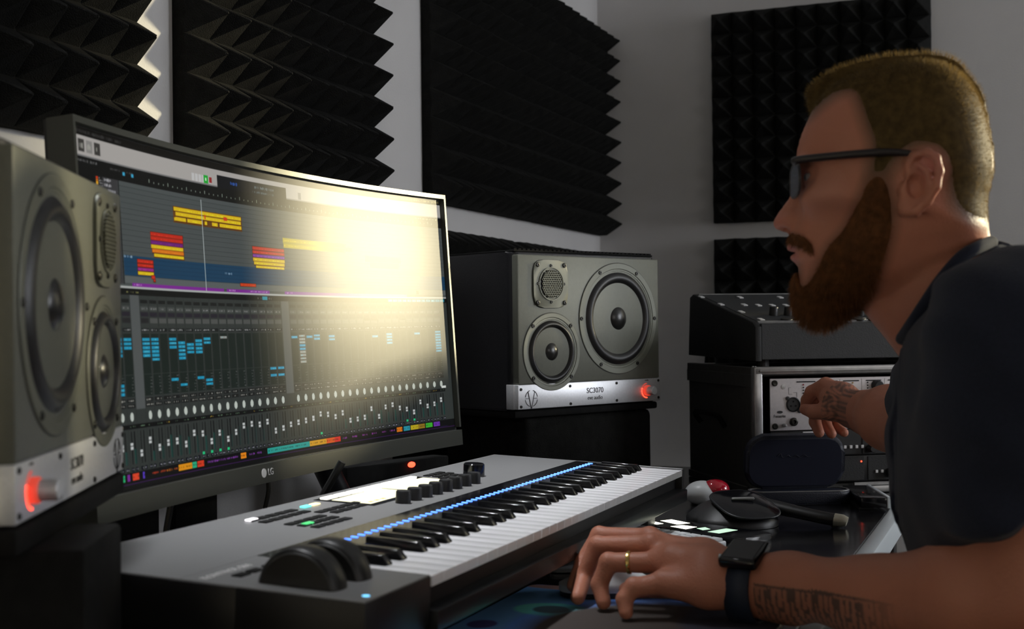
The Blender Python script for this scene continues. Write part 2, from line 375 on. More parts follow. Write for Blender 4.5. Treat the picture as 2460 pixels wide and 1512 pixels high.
rect(.300, .460, .354, .370, (12, 14, 20)); scrawl(.33, .345, .363, .005, (60, 130, 255)); scrawl(.385, .43, .364, .004, (130, 150, 160)); scrawl(.38, .43, .358, .003, (100, 120, 130))
rect(.489, .496, .358, .367, (120, 120, 125))
# toolbar and ruler
rect(SX0, SX1, .340, .3555, (9, 10, 11)); scrawl(.012, .05, .3515, .003, (130, 130, 130)); scrawl(.075, .12, .350, .003, (80, 80, 80))
for x in (.1, .117): rect(x, x+.0045, .346, .3495, (60, 170, 210))
for k in range(70): rect(.152+k*.0098, .1532+k*.0098, .3445, .3465 if k % 4 else .3485, (150, 165, 150))
scrawl(.76, .845, .3525, .003, (200, 200, 150), .5)
# arrangement
AX0 = .092
rect(.060, SX1, .2315, .340, (78, 84, 84))
for k in range(19):
    z = .335-k*.0056; rect(.060, SX1, z-.0003, z, (40, 44, 46))
    for q in range(2): rect(AX0, SX1, z-.0018*(q+1)-.0002, z-.0018*(q+1), (66, 72, 72))
rect(AX0, SX1, .2425, .2635, (20, 62, 92))
for k in range(5): rect(AX0, SX1, .2425+k*.0045, .2429+k*.0045, (14, 46, 70))
rect(AX0, SX1, .2345, .2420, (92, 98, 98)); scrawl(AX0+.001, .108, .262, .003, (180, 200, 220)); scrawl(.305, .32, .2535, .003, (180, 200, 220))
rect(.060, .089, .2335, .340, (58, 58, 60)); rect(.0895, .0915, .2335, .34, (10, 10, 10))
for k in range(20):
    z = .3375-k*.0053; scrawl(.063, .063+random.uniform(.012, .022), z, .0034, (200, 200, 205), .95)
rect(.045, .060, .2335, .340, (20, 20, 22))
for k in range(4): rect(.048, .0515, .339-k*.0022-.002, .339-k*.0022, ((230, 60, 20), (240, 120, 20), (240, 170, 20), (230, 180, 60))[k]); scrawl(.053, .06, .338-k*.0025, .002, (180, 180, 180))
YE, RE, PU, OR = (226, 190, 22), (196, 42, 24), (150, 50, 160), (226, 120, 20)
def clip(x0, x1, z1, rows, h=.0052, dark=(70, 20, 0)):
    for k, c in enumerate(rows):
        z = z1-k*h; a_, b_ = (x0, x1) if not isinstance(c, tuple) or len(c) != 3 or isinstance(c[0], int) else (c[0], c[1])
        cc = c if isinstance(c[0], int) else c[2]
        rect(a_-.0006, b_+.0006, z-h, z+.0004, dark); rect(a_, b_, z-h+.0007, z, cc); scrawl(a_+.002, b_-.002, z-h*.5, .0012, tuple(min(255, int(v*1.25)+20) for v in cc), .5)
rect(.199, .350, .306, .3245, (120, 60, 0), .7)
clip(.2005, .349, .3235, [YE, (.204, .348, YE)]); clip(.203, .226, .3125, [YE]); clip(.2285, .262, .3125, [YE]); clip(.266, .272, .3125, [YE]); clip(.282, .295, .3125, [YE]); clip(.299, .349, .3125, [YE])
rect(.309, .317, .3165, .3205, (220, 60, 30)); rect(.2665, .269, .315, .32, (220, 60, 30)); rect(.2005, .2035, .308, .3115, YE); rect(.2065, .2095, .308, .3115, YE)
clip(.149, .216, .2915, [RE, RE, (110, 30, 120), YE, (.1505, .2165, OR), (.154, .2165, YE)], .0045)
clip(.119, .151, .2605, [RE, RE, (150, 40, 130), YE], .0042); clip(.146, .153, .2445, [RE], .004); clip(.1495, .1535, .2405, [RE], .003)
clip(.371, .446, .2895, [RE, RE, (128, 50, 160), YE, (.373, .4455, YE)], .0046); clip(.377, .444, .2665, [YE], .004)
clip(.445, .60, .3045, [(186, 168, 20), (.446, .598, (186, 168, 20))], .0065, (150, 140, 40)); clip(.600, .615, .299, [(186, 168, 20)], .005)
clip(.648, .740, .2895, [(150, 130, 20), (.66, .735, (150, 130, 20))], .0085, (150, 140, 60))
clip(.338, .374, .243, [(200, 60, 20), ], .0042)
rect(.776, .782, .236, .241, (150, 40, 30)); rect(.61, .645, .2345, .241, (150, 140, 90), .6)
for a_, b_ in ((.106, .30), (.306, .405), (.441, .75)): rect(a_, b_, .2318, .2352, (128, 40, 150)); scrawl(a_+.004, a_+.02, .2335, .0018, (220, 180, 230))
scrawl(.36, .40, .2335, .0018, (220, 180, 230), .6)
rect(.2603, .2613, .2315, .337, (190, 200, 200))
rect(SX0, SX1, .2290, .2315, (176, 180, 178)); rect(SX0, SX1, .2225, .2290, (10, 12, 12)); scrawl(.07, .075, .2255, .002, (150, 150, 120)); scrawl(.09, .12, .2255, .002, (150, 150, 90))
scrawl(.375, .385, .2255, .003, (150, 150, 150)); rect(.387, .399, .2236, .228, (30, 150, 170)); scrawl(.401, .408, .2255, .003, (150, 150, 150))
for k in range(12): rect(.70+k*.0125, .7115+k*.0125, .2240, .2282, (30, 130, 150)); scrawl(.702+k*.0125, .71+k*.0125, .226, .002, (180, 230, 240), .5)
# mixer
rect(SX0, SX1, SZ0, .2225, (50, 55, 53))
N = 42; mx0, mx1 = .062, .835; cw = (mx1-mx0)/N
rnd = random.Random(3)
rect(SX0, .060, SZ0, .2225, (8, 8, 16))
for k in range(N):
    x = mx0+k*cw; gapc = k in (2, 20)
    if gapc: rect(x, x+cw, .105, .2225, (84, 88, 88)); 
    rect(x, x+.0005, SZ0, .2225, (30, 34, 34))
    if not gapc:
        rect(x+cw*.12, x+cw*.9, .2145, .2180, (22, 24, 24)); rect(x+cw*.1, x+cw*.92, .2065, .2110, (70, 74, 72)); scrawl(x+cw*.2, x+cw*.8, .2088, .0018, (150, 150, 150), .6)
        rect(x+cw*.1, x+cw*.92, .2005, .2050, (36, 32, 42)) ; rect(x+cw*.1, x+cw*.92, .1935, .1990, (80, 82, 80) if k > 3 else (34, 34, 36))
        if k > 20 and rnd.random() < .3: rect(x+cw*.1, x+cw*.92, .1975, .2005, (14, 14, 12))
        rect(x+cw*.08, x+cw*.92, .1845, .1885, (20, 24, 24)); scrawl(x+cw*.15, x+cw*.85, .1865, .0022, (190, 190, 190), .6)
        rect(x+cw*.08, x+cw*.92, .118, .1825, (24, 34, 30)); rect(x+cw*.08, x+cw*.92, .140, .1405, (70, 74, 72))
        for q in range(6): scrawl(x+cw*.7, x+cw*.9, .137-q*.0034, .0012, (110, 110, 110), .8)
        for q in range(2): rect(x+cw*.08, x+cw*.92, .1118-q*.0052, .1160-q*.0052, (24, 26, 26)); scrawl(x+cw*.2, x+cw*.85, .1139-q*.0052, .002, (190, 190, 180), .5)
    xx = x+cw*.5; zz = .0975
    for q in range(-4, 5):
        hh = .0046*math.sqrt(max(0, 1-(q/4.6)**2)); rect(xx+q*.00075-.0004, xx+q*.00075+.0005, zz-hh, zz+hh, (196, 204, 196) if not gapc else (50, 55, 53))
    rect(x, x+cw, .0855, .0900, (10, 11, 12)); scrawl(x+cw*.25, x+cw*.8, .0878, .0016, (140, 180, 140) if k % 5 else (230, 190, 60), .45)
    rect(x+cw*.28, x+cw*.36, .0500, .083, (10, 10, 12)); rect(x+cw*.60, x+cw*.70, .0500, .083, (8, 8, 10))
    lv = rnd.uniform(.010, .024)
    if not gapc: rect(x+cw*.60, x+cw*.66, .0500, .0500+lv, (16, 90, 80) if k < 12 or k > 26 else (40, 50, 50)); rect(x+cw*.76, x+cw*.80, .05, .05+lv, (20, 60, 56))
    fz = .0670+rnd.uniform(-.008, .007); rect(x+cw*.17, x+cw*.45, fz-.0035, fz+.0035, (200, 204, 204)); rect(x+cw*.17, x+cw*.45, fz-.0004, fz+.0004, (60, 60, 60))
    rect(x+cw*.15, x+cw*.42, .0425, .0465, (14, 16, 24)); rect(x+cw*.58, x+cw*.85, .0425, .0465, (14, 16, 24)); scrawl(x+cw*.2, x+cw*.4, .0445, .002, (190, 190, 200)); scrawl(x+cw*.6, x+cw*.82, .0445, .002, (190, 190, 200))
    if k in (9, 10, 11, 12, 24, 36, 37): rect(x+cw*.15, x+cw*.42, .0465, .0500, (40, 200, 130))
rect(SX0, SX1, SZ0, .0415, (8, 8, 10))
CY = (26, 148, 186)
for k0, z0, n in ((0, .178, 3), (0, .166, 2), (1, .178, 3), (3, .178, 5), (4, .178, 6), (6, .178, 3), (7, .174, 5), (8, .172, 3), (9, .176, 4), (10, .178, 2), (12, .1795, 1), (23, .178, 1), (24, .1795, 2), (26, .178, 2), (32, .176, 1), (34, .1785, 4), (38, .178, 1), (41, .1795, 8), (0, .131, 3), (6, .1345, 1), (7, .128, 1), (9, .1345, 1), (10, .131, 2), (18, .1395, 1), (18, .131, 1), (19, .1395, 1), (19, .131, 1), (21, .178, 1), (22, .1795, 9)):
    x = mx0+k0*cw
    for q in range(n):
        rect(x+cw*.1, x+cw*.9, z0-q*.0042-.0032, z0-q*.0042, CY if not (k0 == 22 and q not in (3, 4)) and k0 != 12 else (150, 150, 145)); scrawl(x+cw*.25, x+cw*.8, z0-q*.0042-.0016, .0012, (130, 220, 235), .5)
for a_, b_, c in ((.062, .069, (40, 190, 120)), (.0735, .079, (120, 40, 150)), (.084, .0965, (230, 70, 40)), (.104, .108, (90, 60, 200)), (.1775, .2065, (230, 150, 20)), (.2070, .2165, (40, 180, 130)), (.2175, .232, (220, 60, 30)), (.314, .327, (240, 140, 20)), (.376, .478, (36, 160, 150)), (.478, .52, (220, 160, 30)), (.52, .54, (230, 90, 20)), (.54, .555, (220, 40, 30)), (.70, .715, (220, 120, 20)), (.718, .735, (40, 150, 170)), (.737, .757, (190, 170, 30)), (.757, .775, (150, 120, 30)), (.777, .795, (60, 180, 50)), (.798, .815, (110, 50, 170))):
    rect(a_, b_, .0335, .0405, c); scrawl(a_+.001, b_-.001, .037, .002, tuple(int(v*.5) for v in c), .5)
for a_, c in ((.123, (200, 60, 30)), (.138, (200, 70, 30)), (.152, (220, 120, 30)), (.163, (200, 90, 30)), (.24, (150, 70, 190)), (.254, (150, 70, 190)), (.268, (150, 70, 190)), (.282, (160, 80, 200)), (.296, (150, 70, 190)), (.333, (150, 70, 190)), (.350, (150, 70, 190)), (.56, (160, 60, 170)), (.585, (160, 60, 170)), (.61, (160, 60, 170)), (.635, (160, 60, 170)), (.66, (160, 60, 170)), (.682, (180, 70, 180))):
    scrawl(a_, a_+.012, .037, .003, c, .85)
rect(.815, .835, .032, .031, (60, 30, 120)); rect(.826, .838, .0905, .0945, (220, 225, 220)); rect(SX0+.055, SX1, .0300, .0312, (50, 20, 70))
# a little lens softness between neighbouring screen dots
img = (img+np.roll(img, 1, 0)+np.roll(img, -1, 0)+np.roll(img, 1, 1)+np.roll(img, -1, 1))/5
def imgmat(name, arr, strength, rough, spec=.5, emission=True):
    h, w = arr.shape[:2]; im = bpy.data.images.new(name, w, h); px = np.ones((h, w, 4), np.float32); px[..., :3] = arr
    im.pixels.foreach_set(px.ravel()); im.update(); im.pack()
    m = bpy.data.materials.new(name); m.use_nodes = True; nt = m.node_tree; b = nt.nodes['Principled BSDF']
    tx = nt.nodes.new('ShaderNodeTexImage'); tx.image = im; tx.extension = 'EXTEND'
    b.inputs['Roughness'].default_value = rough; b.inputs['Specular IOR Level'].default_value = spec
    if emission:
        b.inputs['Base Color'].default_value = (.01, .01, .01, 1); nt.links.new(tx.outputs[0], b.inputs['Emission Color']); b.inputs['Emission Strength'].default_value = strength
    else: nt.links.new(tx.outputs[0], b.inputs['Base Color'])
    return m
M['screen'] = imgmat('mixing_program_on_screen', img, .75, .30, .075)
n = 48; V = []; Fc = []; UV = []
for i in range(n+1):
    x = SX0+(SX1-SX0)*i/n
    V += [(x, mcurve(x)+.0052, SZ0), (x, mcurve(x)+.0052, SZ1)]
for i in range(n): Fc.append((2*i, 2*i+2, 2*i+3, 2*i+1))
def setuv(o, f):
    uv = o.data.uv_layers.new(name='uv')
    for lp in o.data.loops: uv.data[lp.index].uv = f(o.data.vertices[lp.vertex_index].co)
scr = pymesh('screen', V, Fc, M['screen'], t, smooth=True)
setuv(scr, lambda c: ((c.x-SX0)/(SX1-SX0), (c.z-SZ0)/(SZ1-SZ0)))
scr['label'] = 'lit screen with track list above and channel mixer below'
# stand
INV = MON.inverted()
neck_top = Vector((MW/2, .07, .14))
st = MB(); p0 = INV @ Vector((-.90, 1.585, DZ+.012)); 
st.tube([p0, p0+Vector((0, -.0, .05)), Vector((MW/2+.10, .10, .10)), Vector((MW/2, .09, .2))], [.020, .018, .017, .018], 14)
st.build('stand_neck', M['satin'], t, smooth=True)
box('stand_base', M['satin'], t, -.13, .13, -.09, .09, 0, .012, .004, M4=INV @ rotz(90, -.90, 1.585, DZ+.0005))

# ------------------------------------------------------------------ speakers
def speaker(mirror, M4, label):
    t = thing('studio_speaker', label, 'speaker', M4)
    Wd, Hd, Dp = .339, .2518, .235
    mx = (lambda x: Wd-x) if mirror else (lambda x: x)
    # cabinet: rounded body with a soft vertical corner
    mb = MB()
    pts = []
    def arc(cx, cy, r, a0, a1, n=6): return [(cx+r*math.cos(R_(a0+(a1-a0)*i/n)), cy+r*math.sin(R_(a0+(a1-a0)*i/n))) for i in range(n+1)]
    e = .018
    pts = arc(-.002+e, .004+e, e, 180, 260)+arc(Wd+.002-e, .004+e, e, 280, 360)+arc(Wd+.002-.03, Dp-.03, .03, 0, 90)+arc(-.002+.03, Dp-.03, .03, 90, 180)
    mb.prism(pts, -.002, Hd+.004, 'z', .004); mb.build('cabinet', M['cabinet'], t, smooth=True)
    # baffle plate
    x0, x1 = (0.002, Wd-.002)
    box('baffle', M['baffle'], t, x0, x1, -.003, .012, .0405, Hd-.001, .0025)
    sp = box('control_strip', M['silver'], t, .0, Wd, -.0035, .012, .0005, .0405, .0018)
    sp['label'] = 'silver aluminium control strip'
    # wrap of the strip round the side
    box('strip_return', M['silver'], t, (-.0032 if not mirror else Wd), (.0 if not mirror else Wd+.0032), .004, .022, .0005, .0405, .0008)
    def driver(name, cx, cz, R, Rs, Rc, Rd, n, ang0):
        cx = mx(cx)
        fr = MB().lathe([(R, -.003), (R, -.0040), (R-.0008, -.0046), (Rs+.006, -.0046), (Rs+.005, -.0036), (Rs+.0025, -.0036), (Rs+.0015, -.0015), (Rs+.0015, .004)], 72, c=(cx, 0, cz)).build(name, M['ring'], t, smooth=True)
        prof = []
        for i in range(13):
            th = math.pi*i/12; rr = Rs+.0016-(Rs+.0016-Rc)*i/12; prof.append((rr, -.001-math.sin(th)*.0085+.004*i/12))
        MB().lathe(prof, 64, c=(cx, 0, cz)).build('surround', M['rubber'], fr, smooth=True)
        dep = (Rc-Rd)*.42
        MB().lathe([(Rc+.001, .002), (Rc*.8, .002+dep*.32), (Rc*.6, .002+dep*.62), (Rd*.9, .003+dep)], 64, c=(cx, 0, cz)).build('cone', M['cone'], fr, smooth=True)['label'] = 'pale grey cone'
        MB().lathe([(0, .002+dep-Rd*.8)]+[(Rd*math.sin(R_(q)), .002+dep-Rd*.8*math.cos(R_(q))) for q in range(9, 91, 9)], 40, c=(cx, 0, cz)).build('dust_cap', M['dustcap'], fr, smooth=True)
        # fine groove where the ring sits in the baffle
        MB().lathe([(R+.0008, -.0031), (R+.0008, -.0034), (R-.0002, -.0034)], 72, c=(cx, 0, cz)).build('gap_ring', M['ink'], fr)
        for k in range(n):
            an = R_(ang0+360*k/n)
            screw(cx+(R+Rs+.005)/2*math.cos(an), cz+(R+Rs+.005)/2*math.sin(an), -.0046, fr, .0034)
    def screw(x, z, y, par, r):
        mb = MB().lathe([(r, y+.0002), (r, y-.0010), (r*.8, y-.0015), (r*.45, y-.0015), (r*.42, y-.0004), (0, y-.0004)], 14, c=(x, 0, z))
        mb.build('screw', M['screw'], par, smooth=True)
    driver('woofer', .2340, .1465, .0955, .080, .0560, .0285, 6, 0)
    driver('midrange_driver', .0756, .0925, .0640, .0510, .0365, .0205, 4, 45)
    # tweeter
    cx, cz = mx(.0730), .2040
    pts = []
    for i in range(48):
        th = 2*math.pi*i/48; c_, s_ = math.cos(th), math.sin(th); p = 4.2
        r = 1/((abs(c_)/.0385)**p+(abs(s_)/.0395)**p)**(1/p); pts.append((cx+r*c_, cz+r*s_))
    tw = MB().prism(pts, -.0062, -.002, 'y', .0008).build('tweeter', M['ring'], t, smooth=True)
    pts2 = [(cx+(x-cx)*1.02, cz+(z-cz)*1.02) for x, z in pts]; MB().prism(pts2, -.0034, -.003, 'y').build('gap_ring', M['ink'], tw)
    MB().lathe([(.0275, -.0060), (.0275, -.0078), (.0262, -.0078), (.0255, -.0064), (.0, -.0064)], 40, c=(cx, 0, cz)).build('tweeter_ring', M['ring'], tw, smooth=True)
    # honeycomb grille in front of the folded ribbon
    hb = bmesh.new(); s = .0023; hx = s*math.sqrt(3)
    for j in range(-12, 13):
        for i in range(-9, 10):
            x = (i+(.5 if j % 2 else 0))*hx; z = j*s*1.5
            if (x/.0212)**2+(z/.0235)**2 > 1: continue
            o_ = [hb.verts.new((cx+x+s*.98*math.sin(R_(60*k)), -.0092, cz+z+s*.98*math.cos(R_(60*k)))) for k in range(6)]
            i_ = [hb.verts.new((cx+x+s*.74*math.sin(R_(60*k)), -.0092, cz+z+s*.74*math.cos(R_(60*k)))) for k in range(6)]
            d_ = [hb.verts.new((cx+x+s*.74*math.sin(R_(60*k)), -.0066, cz+z+s*.74*math.cos(R_(60*k)))) for k in range(6)]
            for k in range(6): hb.faces.new((o_[k], o_[(k+1) % 6], i_[(k+1) % 6], i_[k])); hb.faces.new((i_[k], i_[(k+1) % 6], d_[(k+1) % 6], d_[k]))
    me = bpy.data.meshes.new('grille'); hb.to_mesh(me); hb.free(); link('grille', me, M['ring'], tw)
    MB().lathe([(.0240, -.00655), (0, -.00655)], 30, c=(cx, 0, cz)).build('ribbon', M['ink'], tw)
    for x, z in ((-.030, .031), (.030, .031), (-.030, -.031), (.030, -.031)): screw(cx+x, cz+z, -.0062, tw, .0040)
    for x, z in ((-.029, 0), (.029, 0), (0, .030), (0, -.030)): screw(cx+x, cz+z, -.0062, tw, .0026)
    for x, z in ((.0062, .0330), (.1160, .0345), (.2270, .0352), (.3330, .0360), (.0062, .0050), (.1170, .0050), (.2272, .0055), (.3330, .0060)): screw(mx(x), z, -.0035, sp, .0024)
    # lettering and mark
    c = mx(.1745)
    text('model_lettering', 'SC3070', .0125, M['ink'], sp, T(c, -.0037, .0248) @ ONFACE, sx=1.02, bold=.0001)
    text('maker_lettering', 'eve audio', .0098, M['ink'], sp, T(c, -.0037, .0127) @ ONFACE, sx=.95)
    lx, lz, lr = mx(.0286), .0178, .0138
    mk = MB()
    for a0, a1 in ((105, 170), (190, 255), (285, 350), (10, 75)):
        n_ = 10
        for i in range(n_):
            q0, q1 = R_(a0+(a1-a0)*i/n_), R_(a0+(a1-a0)*(i+1)/n_)
            mk.prism([(lx+lr*math.cos(q0), lz+lr*math.sin(q0)), (lx+lr*math.cos(q1), lz+lr*math.sin(q1)), (lx+(lr-.0011)*math.cos(q1), lz+(lr-.0011)*math.sin(q1)), (lx+(lr-.0011)*math.cos(q0), lz+(lr-.0011)*math.sin(q0))], -.0040, -.0034)
    def stroke(xa, za, xb, zb, w=.0011):
        d = Vector((xb-xa, zb-za)).normalized(); nn = Vector((-d.y, d.x))*w/2
        mk.prism([(xa+nn.x, za+nn.y), (xb+nn.x, zb+nn.y), (xb-nn.x, zb-nn.y), (xa-nn.x, za-nn.y)], -.0040, -.0034)
    stroke(lx-.0072, lz+.0105, lx-.0004, lz-.0165, .0016); stroke(lx+.0072, lz+.0105, lx+.0004, lz-.0165, .0010)
    stroke(lx-.0130, lz+.0000, lx-.0052, lz+.0000, .0009); stroke(lx+.0052, lz+.0000, lx+.0130, lz+.0000, .0009)
    mk.build('emblem', M['ink'], sp)
    # volume knob with its lit ring
    kx, kz = mx(.3030), .0195
    MB().lathe([(.0092, -.0036), (.0092, -.0085), (.0084, -.0095), (0, -.0095)], 36, c=(kx, 0, kz)).build('knob_skirt', M['redglow'], sp, smooth=True)['label'] = 'red lit knob skirt'
    MB().lathe([(.0074, -.0090), (.0074, -.0215), (.0066, -.0225), (0, -.0225)], 36, c=(kx, 0, kz)).build('volume_knob', M['silver'], sp, smooth=True)['label'] = 'round silver knob'
    for k in range(14):
        an = R_(95+k*13.5); MB().lathe([(.0009, -.0036), (.0009, -.0042), (0, -.0042)], 8, c=(kx+.0125*math.cos(an), 0, kz+.0125*math.sin(an))).build('led', M['redled'] if k > 4 else M['redglow'], sp)
    text('small_print', 'standby', .003, M['ink'], sp, T(kx, -.0037, .0376) @ ONFACE)
    return t
a = R_(26.611); lx_ = np.array([math.sin(a), math.cos(a), 0])
speaker(False, frame((-.772, 1.929, .905-.2518+.2518), lx_, np.cross((0, 0, 1), lx_), (0, 0, 1)), 'far three-way studio speaker right of the monitor, grey-green face, red-lit knob at right')
a = R_(-27.319); lx_ = np.array([math.sin(a), math.cos(a), 0])
speaker(True, frame((-.618, .657, .913), lx_, np.cross((0, 0, 1), lx_), (0, 0, 1)), 'near blurred studio speaker at the left frame edge, pale face, red-lit knob at left')

# ------------------------------------------------------------------ midi keyboard
a, tt, bb = R_(-1.12), R_(2.57), R_(-.55)
kl = np.array([math.sin(a)*math.cos(bb), math.cos(a)*math.cos(bb), math.sin(bb)]); kw = np.array([-math.cos(a)*math.cos(tt), math.sin(a)*math.cos(tt), math.sin(tt)])
kw = kw-kl*(kw@kl); KB = frame((-.457, .836, .839), kl, kw, np.cross(kl, kw))
t = thing('midi_keyboard', 'sixty-one key controller keyboard with dark metal top and row of blue lights', 'keyboard', KB)
KL, KD, KH = 1.004, .297, .046
k0, k1 = .118, .993; kp = (k1-k0)/36
mb = MB()
mb.box(0, KL, .108, KD, -KH+.006, 0, .0018)                       # rear deck
mb.box(0, k0-.002, -.002, .110, -KH+.006, 0, .0018)               # left control block
mb.box(k1+.001, KL, -.002, .110, -KH+.006, .0, .0012)             # right cheek
mb.box(k0-.002, k1+.001, 0.008, .110, -KH+.006, -.014, .001)       # key bed
mb.build('body', M['black'], t, smooth=True)
MB().box(.001, KL-.001, .161, KD-.001, -.001, .0008, .0005, 1).box(.001, k0-.003, -.001, .161, -.001, .0008, .0005, 1).box(k1+.002, KL-.001, -.001, .161, -.001, .0008, .0005, 1).build('top_plate', M['kbbody'], t)['label'] = 'dark grey metal top plate'
mb = MB(); mb.box(k0-.004, k1+.001, -.010, .0085, -KH+.001, -.0275, .0015); mb.build('key_slip', M['satin'], t, smooth=True)
box('underside', M['black'], t, .004, KL-.004, 0, KD-.004, -KH+.002, -KH+.008)
box('light_guide', M['blackgloss'], t, k0-.006, k1, .1085, .160, .0003, .0012)
for fx, fy in ((.05, .05), (.05, .25), (.95, .05), (.95, .25)):
    hz = (KB @ Vector((fx, fy, -KH))).z-DZ-.001
    box('riser_foot', M['black'], t, fx-.02, fx+.02, fy-.02, fy+.02, -KH-hz+.0012, -KH+.003, .002)
# keys
WK = {}
def whitekey_mesh(cutl, cutr):
    b = bmesh.new(); w = kp-.0011; x0 = .00055; x1 = x0+w; yb = .107; yf = -.0015; ys = .049
    a_ = x0+(cutl if cutl else 0); c_ = x1-(cutr if cutr else 0)
    out = [(x0, yf), (x1, yf), (x1, ys), (c_, ys), (c_, yb), (a_, yb), (a_, ys), (x0, ys)]
    o2 = []
    for p in out:
        if not o2 or (abs(p[0]-o2[-1][0])+abs(p[1]-o2[-1][1])) > 1e-6: o2.append(p)
    A = [b.verts.new((x, y, -.0005)) for x, y in o2]; f = b.faces.new(A)
    r = bmesh.ops.extrude_face_region(b, geom=[f]); 
    for v in [g for g in r['geom'] if isinstance(g, bmesh.types.BMVert)]: v.co.z = -.0095
    bmesh.ops.recalc_face_normals(b, faces=b.faces[:])
    top = [e for e in b.edges if all(abs(v.co.z+.0005) < 1e-6 for v in e.verts)]
    bmesh.ops.bevel(b, geom=top, offset=.0009, segments=2, affect='EDGES', profile=.5)
    me = bpy.data.meshes.new('white_key'); b.to_mesh(me); b.free(); me.materials.append(M['whitekey'])
    me.polygons.foreach_set('use_smooth', [True]*len(me.polygons)); me.set_sharp_from_angle(angle=R_(40)); return me
cuts = {0: (0, .0085), 1: (.0045, .0045), 2: (.0085, 0), 3: (0, .0085), 4: (.0045, .0065), 5: (.0065, .0045), 6: (.0085, 0)}
wm = {k: whitekey_mesh(*v) for k, v in cuts.items()}; wm[99] = whitekey_mesh(0, 0)
for i in range(36):
    k = i % 7 if i < 35 else 99
    o = bpy.data.objects.new('white_key', wm[k]); COL.objects.link(o); o.parent = t; o.location = (k0+i*kp, 0, 0)
b = bmesh.new(); hw = .0056
def bk(y, z, w): return [b.verts.new((-w, y, z)), b.verts.new((w, y, z))]
prof = [(.0475, .0002), (.0535, .0080), (.106, .0086), (.106, -.01), (.0475, -.01)]
rows = [bk(y, z, hw if z < .005 else hw*.80) for y, z in prof]
for i in range(5): A, B_ = rows[i], rows[(i+1) % 5]; b.faces.new((A[0], A[1], B_[1], B_[0]))
b.faces.new([r[0] for r in rows][::-1]); b.faces.new([r[1] for r in rows]); bmesh.ops.recalc_face_normals(b, faces=b.faces[:])
bmesh.ops.bevel(b, geom=b.edges[:], offset=.0008, segments=2, affect='EDGES', profile=.5)
bm_ = bpy.data.meshes.new('black_key'); b.to_mesh(bm_); b.free(); bm_.materials.append(M['blackkey']); bm_.polygons.foreach_set('use_smooth', [True]*len(bm_.polygons)); bm_.set_sharp_from_angle(angle=R_(40))
offs = {0: -.0022, 1: .0022, 3: -.003, 4: 0, 5: .003}
notes = []
for i in range(36):
    notes.append(k0+(i+.5)*kp)
    if i < 35 and (i % 7) in offs:
        o = bpy.data.objects.new('black_key', bm_); COL.objects.link(o); o.parent = t; xk = k0+(i+1)*kp+offs[i % 7]; o.location = (xk, 0, 0); notes.append(xk)
lm = MB().box(-.0014, .0014, -.0036, .0036, .0010, .0020, .0004, 1).build('light', M['blueled'], t); 
lx0, lx1 = .1385, .974
for i, x in enumerate(notes):
    o = lm if i == 0 else copy_part(lm, t)
    o.location = (lx0+(lx1-lx0)*i/60, .132, 0)
# knobs, displays, buttons, wheels
for i in range(8):
    x = .4625+i*.0293
    MB().lathe([(.0088, 0), (.0084, .0135), (.0076, .0148), (0, .0148)], 24, 'z', c=(x, .1905, 0)).build('knob', M['black'], t, smooth=True)
MB().lathe([(.0145, 0), (.014, .016), (.0126, .0175), (0, .0175)], 32, 'z', c=(.738, .2196, 0)).build('jog_knob', M['blackgloss'], t, smooth=True)['label'] = 'large round encoder'
M['lcd'] = mat('lit_display', (.1, .1, .08), .12, emit=(.92, .90, .62), es=1.5)
M['lcdbar'] = mat('lit_display_bar', (.1, .1, .08), .2, emit=(1, .97, .85), es=3.0)
M['lcdcol'] = mat('lit_display_icon', (.1, .1, .08), .2, emit=(1, .5, .2), es=1.2)
d = box('display_glass', M['blackgloss'], t, .424, .682, .207, .283, .0003, .0014, .0004)
box('display', M['lcd'], d, .432, .548, .2155, .264, .0014, .0018); box('display', M['lcd'], d, .556, .674, .2155, .264, .0014, .0018)
for i in range(8): box('lit_bar', M['lcdbar'], d, .4325+i*.0302, .4585+i*.0302, .2705, .2795, .0014, .003, .0006)
for x in (.44, .455, .47): box('icon', M['lcdcol'], d, x, x+.008, .219, .2235, .0018, .0021)
bmesh_b = MB().box(-.0078, .0078, -.0048, .0048, 0, .0022, .0008).build('button', M['blackmatte'], t, smooth=True)
spots = []
for r_, (x0, y) in enumerate(((.268, .2630), (.268, .2475))):
    for c_ in range(5): spots.append((x0+c_*.0185, y))
for x0, y in ((.270, .2195), (.270, .205), (.270, .190)):
    for c_ in range(4): spots.append((x0+c_*.0185, y))
for c_ in range(5): spots.append((.354+c_*.0185 - .0, .2335))
for c_ in range(4): spots.append((.362+c_*.0185, .2195))
for x0, y in ((.700, .268), (.700, .255), (.690, .242)):
    for c_ in range(3): spots.append((x0+c_*.0185, y))
for x, y in ((.036, .127), (.056, .127), (.080, .127), (.100, .127)): spots.append((x, y))
for i, (x, y) in enumerate(spots):
    o = bmesh_b if i == 0 else copy_part(bmesh_b, t); o.location = (x, y, .0)
M['teal_lit'] = mat('teal_lit_button', (.1, .3, .3), .4, emit=(.15, .75, .68), es=1.6); M['cream_lit'] = mat('cream_lit_button', (.3, .3, .2), .4, emit=(1, .8, .45), es=1.6); M['white_lit'] = mat('white_lit_button', (.3, .3, .3), .4, emit=(1, .95, 1), es=1.6); M['green_lit'] = mat('green_lit_button', (.1, .3, .1), .4, emit=(.05, .8, .25), es=.9)
for x, y, m in ((.372, .2625, 'teal_lit'), (.391, .2625, 'cream_lit'), (.266, .2630, 'white_lit'), (.276, .205, 'green_lit')):
    q = box('lit_button', M[m], t, x-.0075, x+.0075, y-.0035, y+.0035, .0012, .0032, .0008)
